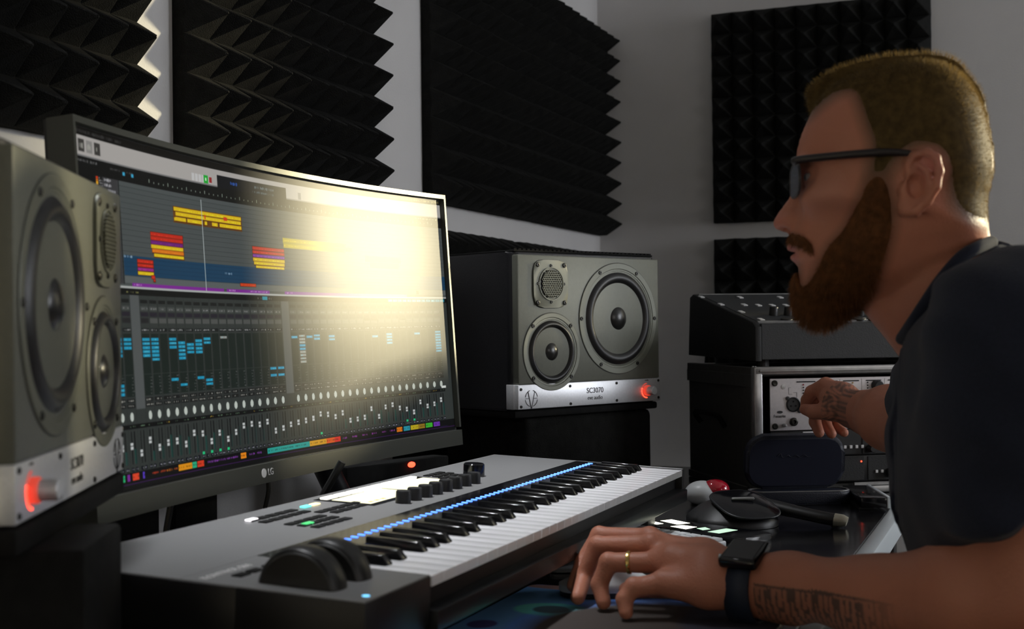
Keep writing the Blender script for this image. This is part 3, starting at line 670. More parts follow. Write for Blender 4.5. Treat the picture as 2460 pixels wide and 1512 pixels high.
for x in (.030, .072):
    MB().lathe([(.0330, -.011), (.0345, -.009), (.0350, 0), (.0345, .009), (.0330, .011)], 48, 'x', c=(x, .068, -.004)).build('wheel_tyre', M['rubber'], t, smooth=True)
    wh = MB().lathe([(0, -.0125), (.031, -.0125), (.0345, -.0095), (.036, -.004), (.036, .004), (.0345, .0095), (.031, .0125), (0, .0125)], 48, 'x', c=(x, .068, -.005)).build('wheel', M['rubber'], t, smooth=True); wh['label'] = 'black pitch wheel half sunk in the deck'
box('wheel_well', M['blackmatte'], t, .012, .100, .024, .116, -.0005, .0006, .0002)
MB().lathe([(.0030, 0), (.0030, .0010), (0, .0012)], 16, 'z', c=(.0185, .0075, .0)).build('power_light', mat('pale_blue_led', (.1, .3, .4), .4, emit=(.15, .55, .9), es=2.2), t)
text('lettering', 'KONTROL S61', .011, M['greytext'], t, T(.043, .1445, .0010), sx=.95)
# ------------------------------------------------------------------ what stands round the speakers and behind the keyboard
t = thing('speaker_stand', 'dark square stand under the near speaker at the lower left', 'stand', rotz(0, 0, 0, 0))
pc = atz(285, 1195, .912)
sx, sy = -.655, .755
mt = rotz(27.3-90, 0, 0, 0)
a = R_(-27.319); lx_ = np.array([math.sin(a), math.cos(a), 0]); SF = frame((-.618, .657, 0), lx_, np.cross((0, 0, 1), lx_), (0, 0, 1))
box('top_plate', M['blackmatte'], t, .0, .339, -.004, .20, .893, .911, .003, M4=SF)
box('column', M['blackmatte'], t, .03, .150, -.040, .17, DZ+.0125, .893, .004, M4=SF)
box('foot_plate', M['blackmatte'], t, -.0, .17, -.055, .20, DZ+.0005, DZ+.0125, .004, M4=SF)
a = R_(26.611); lx_ = np.array([math.sin(a), math.cos(a), 0]); SR = frame((-.772, 1.929, 0), lx_, np.cross((0, 0, 1), lx_), (0, 0, 1))
t = thing('isolation_block', 'dark foam block carrying the far speaker on the desk', 'foam block', SR @ T(0, 0, DZ+.0006))
box('block', M['foam'], t, .03, .335, .012, .225, 0, .905-.0025-DZ-.012, .012, 3)
box('pad', M['blackmatte'], t, .0, .339, .004, .23, .905-.0025-DZ-.012, .905-.0025-DZ, .003)
# thin studded mat lying on top of the far speaker
mb = MB(); mb.box(.004, .335, .008, .22, 0, .003, .001, 1)
for i in range(34): mb.box(.006+i*.0097, .0115+i*.0097, .009, .013, .0025, .0055)
tag(mb.build('studded_mat', M['blackmatte'], M4=SR @ T(0, 0, .905+.2518+.0042)), 'thin black studded mat on top of the far speaker', 'mat')
# boxes and cables below the monitor
def drive(name, label, u0, u1, d0, d1, h, dep, m='blackmatte', cat='box', vb=1290, parts=True):
    p = atz(u0, vb, DZ); A_ = at(u0, 1250, d0); B_ = at(u1, 1230, d1)
    ex = np.array([B_[0]-A_[0], B_[1]-A_[1], 0]); L_ = np.linalg.norm(ex); ex /= L_
    M4 = frame((A_[0], A_[1], DZ), ex, np.cross((0, 0, 1), ex), (0, 0, 1))
    t = thing(name, label, cat, M4)
    box('case', M[m], t, 0, L_, 0, dep, .004, h, .003)
    for x in (.012, L_-.012): MB().lathe([(.006, 0), (.006, .005), (0, .005)], 10, 'z', c=(x, .02, 0)).build('foot', M['rubber'], t)
    return t, L_
drive('power_brick', 'upright black box behind the keyboard, left of the pale strip with the cable', 225, 384, 1.50, 1.55, .17, .035)
drive('network_box', 'upright black box behind the keyboard, just right of the cable', 422, 524, 1.60, 1.64, .17, .02)
t, L_ = drive('external_drive', 'low black box with a red light under the monitor\'s far end', 835, 1080, 1.90, 2.06, .09, .035)
lp = t.matrix_world.inverted() @ Vector(at(983, 1113, 2.0))
MB().lathe([(.0045, -.001), (.0045, -.0025), (0, -.003)], 12, c=(lp.x, 0, min(lp.z, .083)), sx=1.7).build('red_light', M['redled'], t)
def cable(name, label, pts, r=.003):
    tag(MB().tube(pts, r, 8).build(name, M['rubber'], smooth=True), label, 'cable')
def smoothpts(P, n=8):
    P = [Vector(p) for p in P]; out = []
    for i in range(len(P)-1):
        p0, p1, p2, p3 = P[max(i-1, 0)], P[i], P[i+1], P[min(i+2, len(P)-1)]
        for k in range(n):
            s = k/n; out.append(.5*((2*p1)+(-p0+p2)*s+(2*p0-5*p1+4*p2-p3)*s*s+(-p0+3*p1-3*p2+p3)*s**3))
    return out+[P[-1]]
cable('power_cable', 'black cable hanging in front of the pale wall strip below the monitor\'s left half', smoothpts([at(412, 1195, 1.43), at(408, 1225, 1.43), at(399, 1280, 1.43), at(396, 1330, 1.43)]), .0035)
cable('signal_cable', 'black cable hanging left of the logo against the grey wall below the monitor', smoothpts([at(643, 1150, 1.62), at(645, 1180, 1.62), at(636, 1225, 1.62), at(628, 1260, 1.62)]), .0028)
cable('video_cable', 'thick black cable slanting down behind the keyboard display', smoothpts([at(822, 1110, 1.62), at(800, 1150, 1.62), at(775, 1195, 1.62), at(768, 1225, 1.62)]), .005)

# ------------------------------------------------------------------ road case with rack units, console on top
RD = 2.19
pA = at(1812, 885, RD); pA2 = at(1812, 1140, RD)
ra = R_(12)         # turned a little against the picture plane
ex = Rv0*math.cos(ra)+np.array([-math.sin(YAW), math.cos(YAW), 0])*math.sin(ra); ex[2] = 0
ey = np.cross((0, 0, 1), ex)
RK = frame((pA[0], pA[1], DZ+.001), ex, ey, (0, 0, 1))
RH = pA[2]-DZ; RW, RDp = .535, .33
t = thing('road_case', 'open-fronted grey road case with aluminium corner profiles, on the desk end', 'case', RK)
th = .016
box('side_panel', M['casegrey'], t, .002, th, .012, RDp, .003, RH-.003, .001, 1)
box('side_panel', M['casegrey'], t, RW-th, RW-.002, .012, RDp, .003, RH-.003, .001, 1)
box('top_panel', M['casegrey'], t, .004, RW-.004, .012, RDp, RH-th, RH-.0025, .001, 1)
box('bottom_panel', M['casegrey'], t, .004, RW-.004, .012, RDp, .0025, th, .001, 1)
box('back_panel', M['casegrey'], t, th, RW-th, RDp-.012, RDp-.002, th, RH-th)
for x0, x1 in ((-.001, .014), (RW-.014, RW+.001)): box('corner_profile', M['alu'], t, x0, x1, -.002, .014, 0, RH, .002)
MB().box(0, RW, -.002, .014, RH-.013, RH+.001, .002).box(.008, RW-.008, -.0045, -.001, RH-.0085, RH-.0045, .001).build('front_rail', M['alu'], t, smooth=True)['label'] = 'grooved aluminium front rail'
box('front_rail', M['alu'], t, .0, RW, -.002, .014, 0, .012, .002)
for z in (0, RH-.013): box('side_rail', M['casegrey'], t, -.0015, .010, .012, RDp, z, z+.013, .001, 1)
box('side_rail', M['casegrey'], t, -.0022, .002, .012, RDp, RH-.034, RH-.012, .0006, 1)
box('side_rail', M['casegrey'], t, -.0022, .002, .012, .032, .012, RH-.034, .0006, 1)
for y in (.020, .030): MB().lathe([(.0022, 0), (.0016, .0014), (0, .0018)], 10, 'z', c=(.006, y-.01, RH+.0005)).build('rivet', M['alu'], t)
MB().tube(smoothpts([(-.004, .13, .11), (-.016, .13, .128), (-.018, .17, .132), (-.018, .21, .132), (-.016, .25, .128), (-.004, .25, .11)], 5), .005, 8).build('carry_handle', M['blackmatte'], t, smooth=True)
# first rack unit: pale preamp
PW = .4826; px0 = .030
def knob_(par, x, z, r, m='black', depth=.014, y=-.0005, n=20):
    k = MB().lathe([(r, y), (r*.9, y-depth), (r*.75, y-depth-.001), (0, y-depth-.001)], n, c=(x, 0, z)).build('knob', M[m], par, smooth=True); return k
u = thing('microphone_preamp', 'pale brushed rack preamp with round socket and rows of lights, topmost in the road case', 'rack unit', RK @ T(px0, .004, RH-.017-.0885-.003))
box('chassis', M['darkpanel'], u, .02, PW-.02, .003, .26, .004, .084)
fp = box('front_panel', M['rackface'], u, 0, PW, 0, .003, 0, .0885, .0006)
for x, z, r in ((.0075, .081, .0052), (.0075, .0075, .0052), (PW-.0075, .081, .0052), (PW-.0075, .0075, .0052)):
    MB().lathe([(r, 0), (r, -.003), (r*.7, -.0042), (0, -.0036)], 16, c=(x, 0, z)).build('rack_screw', M['screw'], fp, smooth=True)
MB().lathe([(.004, 0), (.004, -.0008), (0, -.001)], 14, c=(.024, 0, .0745)).build('blanking_plug', M['alu'], fp)
sk = MB().lathe([(.0128, 0), (.0128, -.0022), (.0112, -.0030), (.0105, -.0008), (0, -.0006)], 30, c=(.0415, 0, .044)).build('input_socket', M['black'], fp, smooth=True)
for dx, dz in ((-.0105, .0108), (.0112, -.0115)): MB().lathe([(.0034, 0), (.0034, -.0026), (0, -.003)], 12, c=(.0415+dx, 0, .044+dz)).build('socket_lug', M['black'], sk)
for k in range(3): MB().lathe([(.0016, -.0007), (.0016, -.0011), (0, -.0011)], 8, c=(.0415+.005*math.cos(R_(90+120*k)), 0, .044+.005*math.sin(R_(90+120*k)))).build('pin_hole', M['blackgloss'], sk)
MB().lathe([(.0072, 0), (.0072, -.0035), (.0052, -.0045), (.0035, -.0045), (.003, -.001), (0, -.001)], 24, c=(.0415, 0, .0145)).build('jack_socket', M['screw'], fp, smooth=True)
MB().lathe([(.0034, 0), (.0034, -.003), (.002, -.0075), (0, -.008)], 12, c=(.0245, 0, .0088)).build('toggle', M['alu'], fp, smooth=True)
mb = MB(); mb.lathe([(.0052, -.0002), (.0052, -.0007), (0, -.0007)], 20, c=(.017, 0, .0315), sz=.45); mb.build('maker_badge', M['ink'], fp)
text('lettering', 'Focusrite', .0072, M['ink'], fp, T(.0165, -.0004, .0245) @ ONFACE, sx=.82)
mb = MB()
for x0, x1 in ((.048, .083), (.098, .124), (.134, .164), (.177, .206), (.218, .234), (.25, .29), (.31, .345), (.37, .41), (.43, .46)): mb.box(x0, x1, -.0012, 0, .0815, .0835, .0006, 1)
mb.build('slot_label', M['ink'], fp)
M['amber'] = mat('amber_light', (.5, .28, .05), .4); M['dimred'] = mat('red_light_off', (.35, .01, .02), .4)
for x0, n, z0 in ((.0605, 7, .0775), (.101, 5, .079), (.136, 4, .079), (.152, 4, .079), (.180, 4, .079), (.26, 5, .079), (.33, 5, .079), (.4, 5, .079)):
    for k in range(n): MB().lathe([(.0013, 0), (.0013, -.0012), (0, -.0014)], 8, c=(x0, 0, z0-k*.0048)).build('led', M['dimred'] if k == 0 and x0 < .07 else (M['amber'] if .13 < x0 < .16 else M['ink']), fp)
for x, z, r, m in ((.077, .0455, .0085, 'black'), (.112, .04, .0085, 'black'), (.146, .03, .0085, 'black'), (.196, .0735, .0095, 'black'), (.196, .035, .0085, 'black'), (.235, .06, .0085, 'black'), (.28, .05, .0085, 'black'), (.35, .05, .0085, 'black'), (.43, .05, .0085, 'black')):
    kk = knob_(fp, x, z, r, m, .012)
    box('knob_bar', M['alu'] if x < .09 else M['black'], kk, x-r, x+r, -.0155, -.0125, z-.0012, z+.0012, .0004, 1)
for x, z in ((.0890, .062), (.1, .0225), (.12, .0225), (.165, .055), (.165, .045), (.215, .04)): MB().lathe([(.0026, 0), (.0024, -.003), (0, -.0033)], 12, c=(x, 0, z), sz=1.6).build('push_button', M['alu'], fp, smooth=True)
mb = MB()
for k in range(4): mb.box(.0735, .0755+(k % 2)*.002, -.0004, 0, .0580+k*.0022, .0585+k*.0022)
mb.box(.0335, .040, -.0004, 0, .0615, .0619); mb.box(.0335, .0339, -.0004, 0, .0615, .073); mb.box(.0335, .038, -.0004, 0, .0726, .073); mb.box(.042, .0485, -.0004, 0, .064, .0644); mb.box(.0481, .0485, -.0004, 0, .056, .0644)
mb.box(.093, .0933, -.0003, 0, .02, .0855); mb.box(.128, .1283, -.0003, 0, .02, .0855); mb.box(.169, .1693, -.0003, 0, .02, .0855); mb.box(.212, .2123, -.0003, 0, .02, .0855)
mb.build('panel_print', M['ink'], fp)
# second unit
H2 = .044
z2 = RH-.017-.0885-.003-.0015-H2
u = thing('channel_processor', 'dark rack unit with a pale panel and glowing blue letter, below the pale preamp', 'rack unit', RK @ T(px0, .004, z2))
box('chassis', M['darkpanel'], u, .02, PW-.02, .003, .24, .003, H2-.003)
fp = box('front_panel', M['darkpanel'], u, 0, PW, 0, .003, 0, H2, .0006)
for k, (x, w) in enumerate(((.0325, .0225), (.058, .044), (.107, .058), (.168, .06), (.235, .06), (.30, .06))):
    box('module_plate', M['rackface'] if k == 1 else M['darkpanel'], fp, x, x+w, -.0016, 0, .0015, H2-.0015, .0005, 1)
MB().lathe([(.0048, -.0016), (.0048, -.003), (.0034, -.0034), (.003, -.0018), (0, -.0018)], 20, c=(.0445, 0, .0105)).build('jack_socket', M['alu'], fp, smooth=True)
M['bluelit'] = mat('lit_blue_letter', (.1, .3, .8), .4, emit=(.08, .35, 1), es=4)
text('lit_letter', 'L', .019, M['bluelit'], fp, T(.0705, -.0019, .029) @ ONFACE, sx=.8, bold=.0004, shear=.55)
for x in (.0595, .0805): 
    b_ = box('lit_switch', M['ink'], fp, x, x+.0195, -.0028, -.0014, .003, .0145, .0004, 1)
    MB().lathe([(.0014, -.0028), (.0014, -.0036), (0, -.0038)], 8, c=(x+(.006 if x < .07 else .0095), 0, .0098)).build('led', M['redled'], b_)
knob_(fp, .1195, .0105, .0066); knob_(fp, .182, .0105, .0070); knob_(fp, .25, .012, .007); knob_(fp, .31, .012, .007)
for k in range(4): box('push_button', M['white_ink'], fp, .1325+k*.0108, .1375+k*.0108, -.004, -.0014, .0115, .017, .0005, 1)
z3 = z2-.0015-.044*1
u = thing('dual_compressor', 'dark rack unit with two small red lights, half hidden by the glasses case', 'rack unit', RK @ T(px0, .004, z3))
box('chassis', M['darkpanel'], u, .02, PW-.02, .003, .24, .003, H2-.003)
fp = box('front_panel', M['darkpanel'], u, 0, PW, 0, .003, 0, H2, .0006)
for x, w in ((.04, .06), (.105, .066), (.178, .066), (.25, .066)): box('module_plate', M['consoleblack'], fp, x, x+w, -.0014, 0, .0015, H2-.0015, .0006, 1)
for x, z in ((.1655, .034), (.226, .036)): MB().lathe([(.0014, -.0014), (.0014, -.0022), (0, -.0024)], 8, c=(x, 0, z)).build('led', M['redled'], fp)
knob_(fp, .219, .0135, .008); knob_(fp, .285, .0135, .008)
for x in (.191, .2015): box('push_button', M['white_ink'], fp, x, x+.0048, -.004, -.0014, .0135, .0185, .0005, 1)
box('rack_feet', M['alu'], fp, .15, .26, -.006, -.001, -.0075, -.0015, .0006, 1)

# console: wedge body with a sloping control surface
c0 = at(1815, 872, RD+.01); CH1 = (872-778)/F_PX*(RD+.01)
CK = frame((c0[0], c0[1], RH+DZ+.0015), ex, ey, (0, 0, 1))
CWd, CDp = .50, .335; zf = CH1+.010; zb_ = .132; fo = .010
t = thing('mixing_console', 'sloping dark grey desktop console with pale buttons, standing on the road case', 'console', CK)
MB().prism([(0, fo), (CDp, fo+.004), (CDp-.012, zb_-.006), (CDp-.03, zb_), (.012, zf), (0, zf-.008)], .0, .012, 'x', .002).build('side_cheek', M['consoleblack'], t, smooth=True)
MB().prism([(0, fo), (CDp, fo+.004), (CDp-.012, zb_-.006), (CDp-.03, zb_), (.012, zf), (0, zf-.008)], CWd-.012, CWd, 'x', .002).build('side_cheek', M['consoleblack'], t, smooth=True)
box('front_board', M['consolefront'], t, .012, CWd-.012, .001, .012, fo+.002, zf-.003, .001, 1)
MB().prism([(.004, fo+.003), (CDp-.006, fo+.006), (CDp-.016, zb_-.01), (.012, zf-.004)], .012, CWd-.012, 'x').build('chassis', M['consoleblack'], t)
sl = math.atan2(zb_-zf, CDp-.042); TS = T(0, .012, zf) @ Matrix.Rotation(sl, 4, 'X'); SLn = (CDp-.042)/math.cos(sl)
TS = T(0, .012, zf) @ Matrix.Rotation(sl, 4, 'X')
tp = box('control_surface', M['consoletop'], t, .012, CWd-.012, .004, SLn, -.004, .0002, .0008, 1, M4=TS)
MB().box(.010, CWd-.010, 0, .006, -.003, .0014, .0006, 1).box(.010, CWd-.010, SLn-.006, SLn, -.003, .0012, .0006, 1).build('edge_trim', M['alu'], tp)
cp = np.array(CK.inverted() @ Vector((0, 0, 0)))
def ontop(u, v):
    n = (CK @ TS).to_3x3() @ Vector((0, 0, 1)); p0 = (CK @ TS) @ Vector((0, 0, 0)); d = Vector(Fv+Rv*(u-1230)/F_PX-Uv*(v-756)/F_PX); c = Vector(CAM)
    q = (CK @ TS).inverted() @ (c+d*((p0-c).dot(n)/d.dot(n))); return q.x, q.y
keyb = None
for (u_, v_) in ((1685, 715), (1778, 716), (1874, 716), (1732, 733), (1788, 734), (1822, 735), (1855, 735), (1888, 735), (1781, 751), (1828, 769), (1960, 716), (2045, 716), (2100, 716), (2040, 735), (2090, 735), (2080, 769)):
    x, y = ontop(u_, v_)
    if keyb is None: keyb = MB().box(-.0042, .0042, -.008, .008, 0, .0022, .0005, 1).build('button', M['white_ink'], tp); o = keyb
    else: o = copy_part(keyb, tp)
    o.location = (x, y, 0)
kn = None
for u_ in (1858, 1893, 1928, 1963, 1998, 2033, 2066, 2100, 2135):
    x, y = ontop(u_, 758)
    if kn is None: kn = MB().lathe([(.0080, 0), (.0076, .014), (.0066, .0155), (0, .0155)], 20, 'z').build('knob', M['black'], tp, smooth=True); o = kn
    else: o = copy_part(kn, tp)
    o.location = (x, y, 0)
for u_ in (1885, 1916, 2060, 2090, 2120):
    x, y = ontop(u_, 768); o = MB().lathe([(.0105, 0), (.0100, .003), (0, .0036)], 20, 'z').build('dial', M['black'], tp, smooth=True); o.location = (x, y-.008, 0)
for x in (.03, CWd-.03):
    for y in (.04, CDp-.04): MB().lathe([(.011, -.0005), (.010, fo+.003), (0, fo+.003)], 16, 'z', c=(x, y, 0)).build('foot', M['rubber'], t)

# ------------------------------------------------------------------ small things on the desk
def ground_frame(p, yaw_px=0):   # x to the right of the picture, y away
    q = R_(yaw_px); e1 = Rv0*math.cos(q)+np.array([-math.sin(YAW), math.cos(YAW), 0])*math.sin(q)
    return frame(p, e1, np.cross((0, 0, 1), e1), (0, 0, 1))
# open glasses case
p = atz(1806, 1217, DZ); G = ground_frame((p[0], p[1], DZ+.0005), 3)
px = np.linalg.norm((p-CAM)[:2])/F_PX
cwid = 245*px
t = thing('glasses_case', 'open dark navy glasses case standing on the desk in front of the rack', 'case', G)
def rr(x0, x1, z0, z1, r, n=6):
    o_ = []
    for cx, cz, a0 in ((x1-r, z1-r, 0), (x0+r, z1-r, 90), (x0+r, z0+r, 180), (x1-r, z0+r, 270)):
        for k in range(n+1): q = R_(a0+90*k/n); o_.append((cx+r*math.cos(q), cz+r*math.sin(q)))
    return o_
cd_ = .052
MB().prism(rr(0, cwid, 0, cd_, .022), 0.0, .021, 'z', .005).build('tray', M['navycase'], t, smooth=True)
mb = MB(); O_ = rr(.0015, cwid-.0015, .0015, cd_-.0015, .021); I_ = rr(.005, cwid-.005, .005, cd_-.005, .018)
A_ = [mb.b.verts.new((x, y, .0224)) for x, y in O_]; B_ = [mb.b.verts.new((x, y, .0224)) for x, y in I_]; C_ = [mb.b.verts.new((x, y, .0205)) for x, y in O_]
for i in range(len(O_)): j = (i+1) % len(O_); mb.b.faces.new((A_[i], A_[j], B_[j], B_[i])); mb.b.faces.new((C_[i], C_[j], A_[j], A_[i]))
mb.build('rim', M['alu'], t)
LT = T(0, cd_-.004, .020) @ Matrix.Rotation(R_(8), 4, 'X')
lidh = 132*px
MB().prism(rr(.001, cwid-.001, 0, lidh, .030), 0.0, .019, 'y', .007).build('lid', M['navycase'], t, smooth=True, M4=LT @ T(0, 0, 0))
MB().prism(rr(.007, cwid-.007, .006, lidh-.006, .026), -.0008, .001, 'y').build('lid_lining', mat('navy_lining', (.005, .008, .028), .9, sheen=.15), t, M4=LT)
sq = [(cwid*.32+.0042*k+.0012*math.sin(k*2.1), -.0014, lidh*.62+(.0050 if k in (0, 1) else .0022)*math.sin(k*1.9)) for k in range(14)]
MB().tube(smoothpts(sq, 5), .00035, 5).build('stitched_script', mat('faint_script', (.03, .033, .05), .6), t, M4=LT)
# white pod with a red dome
p = atz(1694, 1214, DZ)
px = .001*np.linalg.norm((p-CAM)[:2])/3.105
t = thing('white_pod', 'white oval pod with a glossy red dome, behind the black trackball device', 'gadget', ground_frame((p[0], p[1], DZ+.0005)))
def ellipsoid(name, m, par, c, r, n=32, cut=None, M4=None):
    b = bmesh.new(); bmesh.ops.create_uvsphere(b, u_segments=n, v_segments=n//2, radius=1)
    for v in b.verts:
        v.co = Vector((c[0]+v.co.x*r[0], c[1]+v.co.y*r[1], c[2]+v.co.z*r[2]))
    if cut is not None: 
        for v in b.verts: v.co.z = max(v.co.z, cut)
    me = bpy.data.meshes.new(name); b.to_mesh(me); b.free(); return link(name, me, m, par, True, M4)
ellipsoid('shell', M['whiteplastic'], t, (-.004, .0, .0195), (.029, .026, .0198), cut=0)
ellipsoid('dome', M['redgloss'], t, (.016, -.004, .0255), (.0235, .020, .0165))
# black ergonomic trackball with wrist piece
p = atz(1778, 1271, DZ); px = np.linalg.norm((p-CAM)[:2])/F_PX
G = ground_frame((p[0], p[1], DZ+.0005), 4)
t = thing('trackball', 'black sculpted trackball device with a tapering arm and pale tip', 'trackball', G @ Matrix.Diagonal((1, 1, .72, 1)))
def heightpad(name, m, par, outline, zfun, z0=0, M4=None, rings=7):
    # a solid with a domed top over a closed outline
    cx = sum(a for a, b in outline)/len(outline); cy = sum(b for a, b in outline)/len(outline)
    V = []; Fc = []; n = len(outline)
    for k in range(rings+1):
        f = 1-(k/(rings+1))**1.3
        for a, b in outline:
            x, y = cx+(a-cx)*f, cy+(b-cy)*f; V.append((x, y, z0+zfun(x, y, f)))
    V.append((cx, cy, z0+zfun(cx, cy, 0))); top = len(V)-1
    for k in range(rings):
        for i in range(n): j = (i+1) % n; Fc.append((k*n+i, k*n+j, (k+1)*n+j, (k+1)*n+i))
    for i in range(n): Fc.append((rings*n+i, rings*n+(i+1) % n, top))
    base = len(V); V += [(a, b, z0) for a, b in outline]
    for i in range(n): j = (i+1) % n; Fc.append((base+i, base+j, j, i))
    Fc.append(tuple(base+i for i in range(n))[::-1])
    o = pymesh(name, V, Fc, m, par, True, M4); b = bmesh.new(); b.from_mesh(o.data); bmesh.ops.recalc_face_normals(b, faces=b.faces[:]); b.to_mesh(o.data); b.free(); o.data.set_sharp_from_angle(angle=R_(50)); return o
def blob(cx, cy, rx, ry, rot=0, n=36, p=2.4):
    o_ = []
    for i in range(n):
        q = 2*math.pi*i/n; c_, s_ = math.cos(q), math.sin(q); x = rx*abs(c_)**(2/p)*math.copysign(1, c_); y = ry*abs(s_)**(2/p)*math.copysign(1, s_); a_ = R_(rot)
        o_.append((cx+x*math.cos(a_)-y*math.sin(a_), cy+x*math.sin(a_)+y*math.cos(a_)))
    return o_
dome = lambda h, e=2.2: (lambda x, y, f: h*(1-f**e)**.5 if f < 1 else 0.004)
heightpad('base', M['black'], t, blob(.0, .05, .066, .068), lambda x, y, f: .012+.040*(1-f**2.5)*(1-max(0, x)*6), 0)
PPM = T(.012, .022, .040) @ Matrix.Rotation(R_(22), 4, 'X') @ Matrix.Rotation(R_(6), 4, 'Y')
pb_ = blob(0, 0, .043, .050, 15, 40, 3.0)
heightpad('palm_plate', M['blackgloss'], t, pb_, lambda x, y, f: .006+.007*(1-f**2.4), 0, M4=PPM)
MB().tube([(a, b, .0035) for a, b in pb_+[pb_[0]]], .0028, 8, cap=False).build('plate_edge', M['satin'], t, smooth=True, M4=PPM, sharp=180)
MB().tube(smoothpts([(.028, .085, .040), (.055, .060, .034), (.088, .025, .026), (.122, -.002, .018), (.140, -.010, .014)], 8), [.014]*8+[.0135]*8+[.0125]*8+[.0125]*8+[.013], 16).build('arm', M['black'], t, smooth=True)
MB().tube([(.136, -.008, .0145), (.146, -.013, .0135), (.152, -.016, .012)], [.0135, .0125, .009], 16).build('arm_tip', mat('pale_metal_tip', (.50, .48, .38), .3, metal=.4), t, smooth=True)['label'] = 'pale metal tip'
MB().tube([(.137, -.009, .0), (.139, -.010, .013)], [.007, .009], 12).build('tip_foot', M['black'], t, smooth=True)
mb = MB().box(-.016, .018, -.003, .004, 0, .006, .0025, 2); mb.build('badge_bar', M['alu'], t, smooth=True, M4=T(.008, .018, .053) @ Matrix.Rotation(R_(22), 4, 'X'))
# phone lying on the desk, lit screen and glass reflections painted as glowing tiles
pa, pb = atz(1548, 1258, DZ+.008), atz(1790, 1293, DZ+.008)
e1 = pb-pa; e1[2] = 0; Lp = np.linalg.norm(e1); e1 /= Lp
PH = frame((pa[0], pa[1], DZ+.0004), e1, np.cross((0, 0, 1), e1), (0, 0, 1))
t = thing('phone', 'black phone lying flat with bright reflections on its glass, beyond the white keyboard', 'phone', PH)
MB().prism(rr(-.005, Lp+.004, -.012, .058, .009), 0, .0082, 'z', .0018).build('body', M['blackgloss'], t, smooth=True)
M['phonelit'] = mat('phone_screen_reflection', (.1, .1, .08), .1, emit=(.95, .93, .75), es=3); M['phonegr'] = mat('phone_reflection_green', (.1, .1, .08), .1, emit=(.45, .7, .5), es=1.5)
sc_ = MB().prism(rr(.0, Lp, -.008, .054, .006), .0082, .0086, 'z').build('screen', M['blackgloss'], t)
mb = MB(); mb.prism([(.004, .030), (.045, .020), (.050, .042), (.008, .050)], .0086, .0088, 'z'); mb.prism([(.050, .0), (.082, -.004), (.080, .022), (.054, .020)], .0086, .0088, 'z'); mb.prism([(.0, .005), (.024, .0), (.026, .012), (.002, .018)], .0086, .0088, 'z'); mb.build('glow_tile', M['phonelit'], sc_)
mb = MB(); mb.prism([(.118, .0), (.138, .0), (.138, .040), (.118, .040)], .0086, .0088, 'z'); mb.prism([(.088, .012), (.104, .006), (.106, .020), (.090, .028)], .0086, .0088, 'z'); mb.build('glow_tile', M['phonegr'], sc_)
# white computer keyboard, partly under the hand
kx = np.array([-.875, .484, 0]); ky = np.array([-.484, -.875, 0])      # turned on the desk, one end under the raised keyboard
t = thing('computer_keyboard', 'slim white computer keyboard half covered by the hand, next to the mouse mat', 'keyboard', frame((*atz(1744, 1297, DZ+.013)[:2], DZ+.004), kx, ky, np.cross(kx, ky)))
KX, KY = .285, .118
MB().prism([(0, 0), (0, KY), (KX, KY), (KX, 0)], -.0035, .0075, 'z', .0018).build('case', M['whiteplastic'], t, smooth=True)
mk_ = bpy.data.meshes.new('key'); b = bmesh.new(); bmesh.ops.create_cube(b, size=1)
for v in b.verts: v.co = Vector((v.co.x*.0168, v.co.y*.0166, v.co.z*.004))
bmesh.ops.bevel(b, geom=b.edges[:], offset=.0009, segments=2, affect='EDGES'); b.to_mesh(mk_); b.free(); mk_.materials.append(M['whiteplastic'])
for r_ in range(6):
    for c_ in range(15):
        if r_ == 5 and 4 < c_ < 10 and c_ != 7: continue
        o = bpy.data.objects.new('key', mk_); COL.objects.link(o); o.parent = t; o.location = (.0105+c_*.0188, .0115+r_*.0189, .0092)
        if r_ == 5 and c_ == 7: o.scale = (5.4, 1, 1)
p = atz(1322, 1371, DZ+.004)
t = thing('trackpad', 'flat white trackpad between the raised keyboard and the fingertips', 'trackpad', ground_frame((p[0], p[1], DZ), 0))
MB().prism(rr(0, .150, 0, .112, .008), .0012, .0062, 'z', .001).build('plate', M['whiteplastic'], t, smooth=True)
MB().prism(rr(.006, .144, .006, .106, .008), .0, .0014, 'z').build('rubber_base', M['rubber'], t)
# mouse mat with a printed picture
MX0, MX1, MY0, MY1 = -.53, -.232, 1.02, 1.365
g1, g2 = 420, 320
yy, xx = np.mgrid[0:g1, 0:g2]; U_ = xx/g2; V_ = yy/g1
pic = np.zeros((g1, g2, 3), np.float32); pic[:] = (.10, .24, .62)
def blobp(cx, cy, rx, ry, col, soft=.2, rot=0):
    c_, s_ = math.cos(rot), math.sin(rot); dx, dy = U_-cx, V_-cy; d = np.sqrt(((dx*c_+dy*s_)/rx)**2+((-dx*s_+dy*c_)/ry)**2)
    w = np.clip((1-d)/soft+.5, 0, 1)[..., None]; pic[:] = pic*(1-w)+np.array(col)*w
ns = rng.random((14, 12)); ns = np.kron(ns, np.ones((30, 27)))[:g1, :g2]
blobp(.22, .97, .26, .035, (.22, .13, .12)); blobp(.22, .66, .13, .085, (.12, .50, .60)); blobp(.22, .66, .065, .05, (.06, .12, .16)); blobp(.08, .42, .05, .05, (.05, .05, .16))
blobp(.62, .50, .42, .38, (.03, .024, .022), .3); blobp(.55, .30, .10, .05, (.20, .06, .04)); blobp(.45, .22, .10, .16, (.06, .30, .26), rot=.5); blobp(.75, .18, .30, .14, (.16, .03, .025)); blobp(.85, .75, .18, .3, (.02, .02, .03))
pic *= 2.2; 
M['matprint'] = imgmat('printed_mouse_mat', np.clip(pic, 0, 1)**(1/2.2), 0, .75, .2, emission=False)
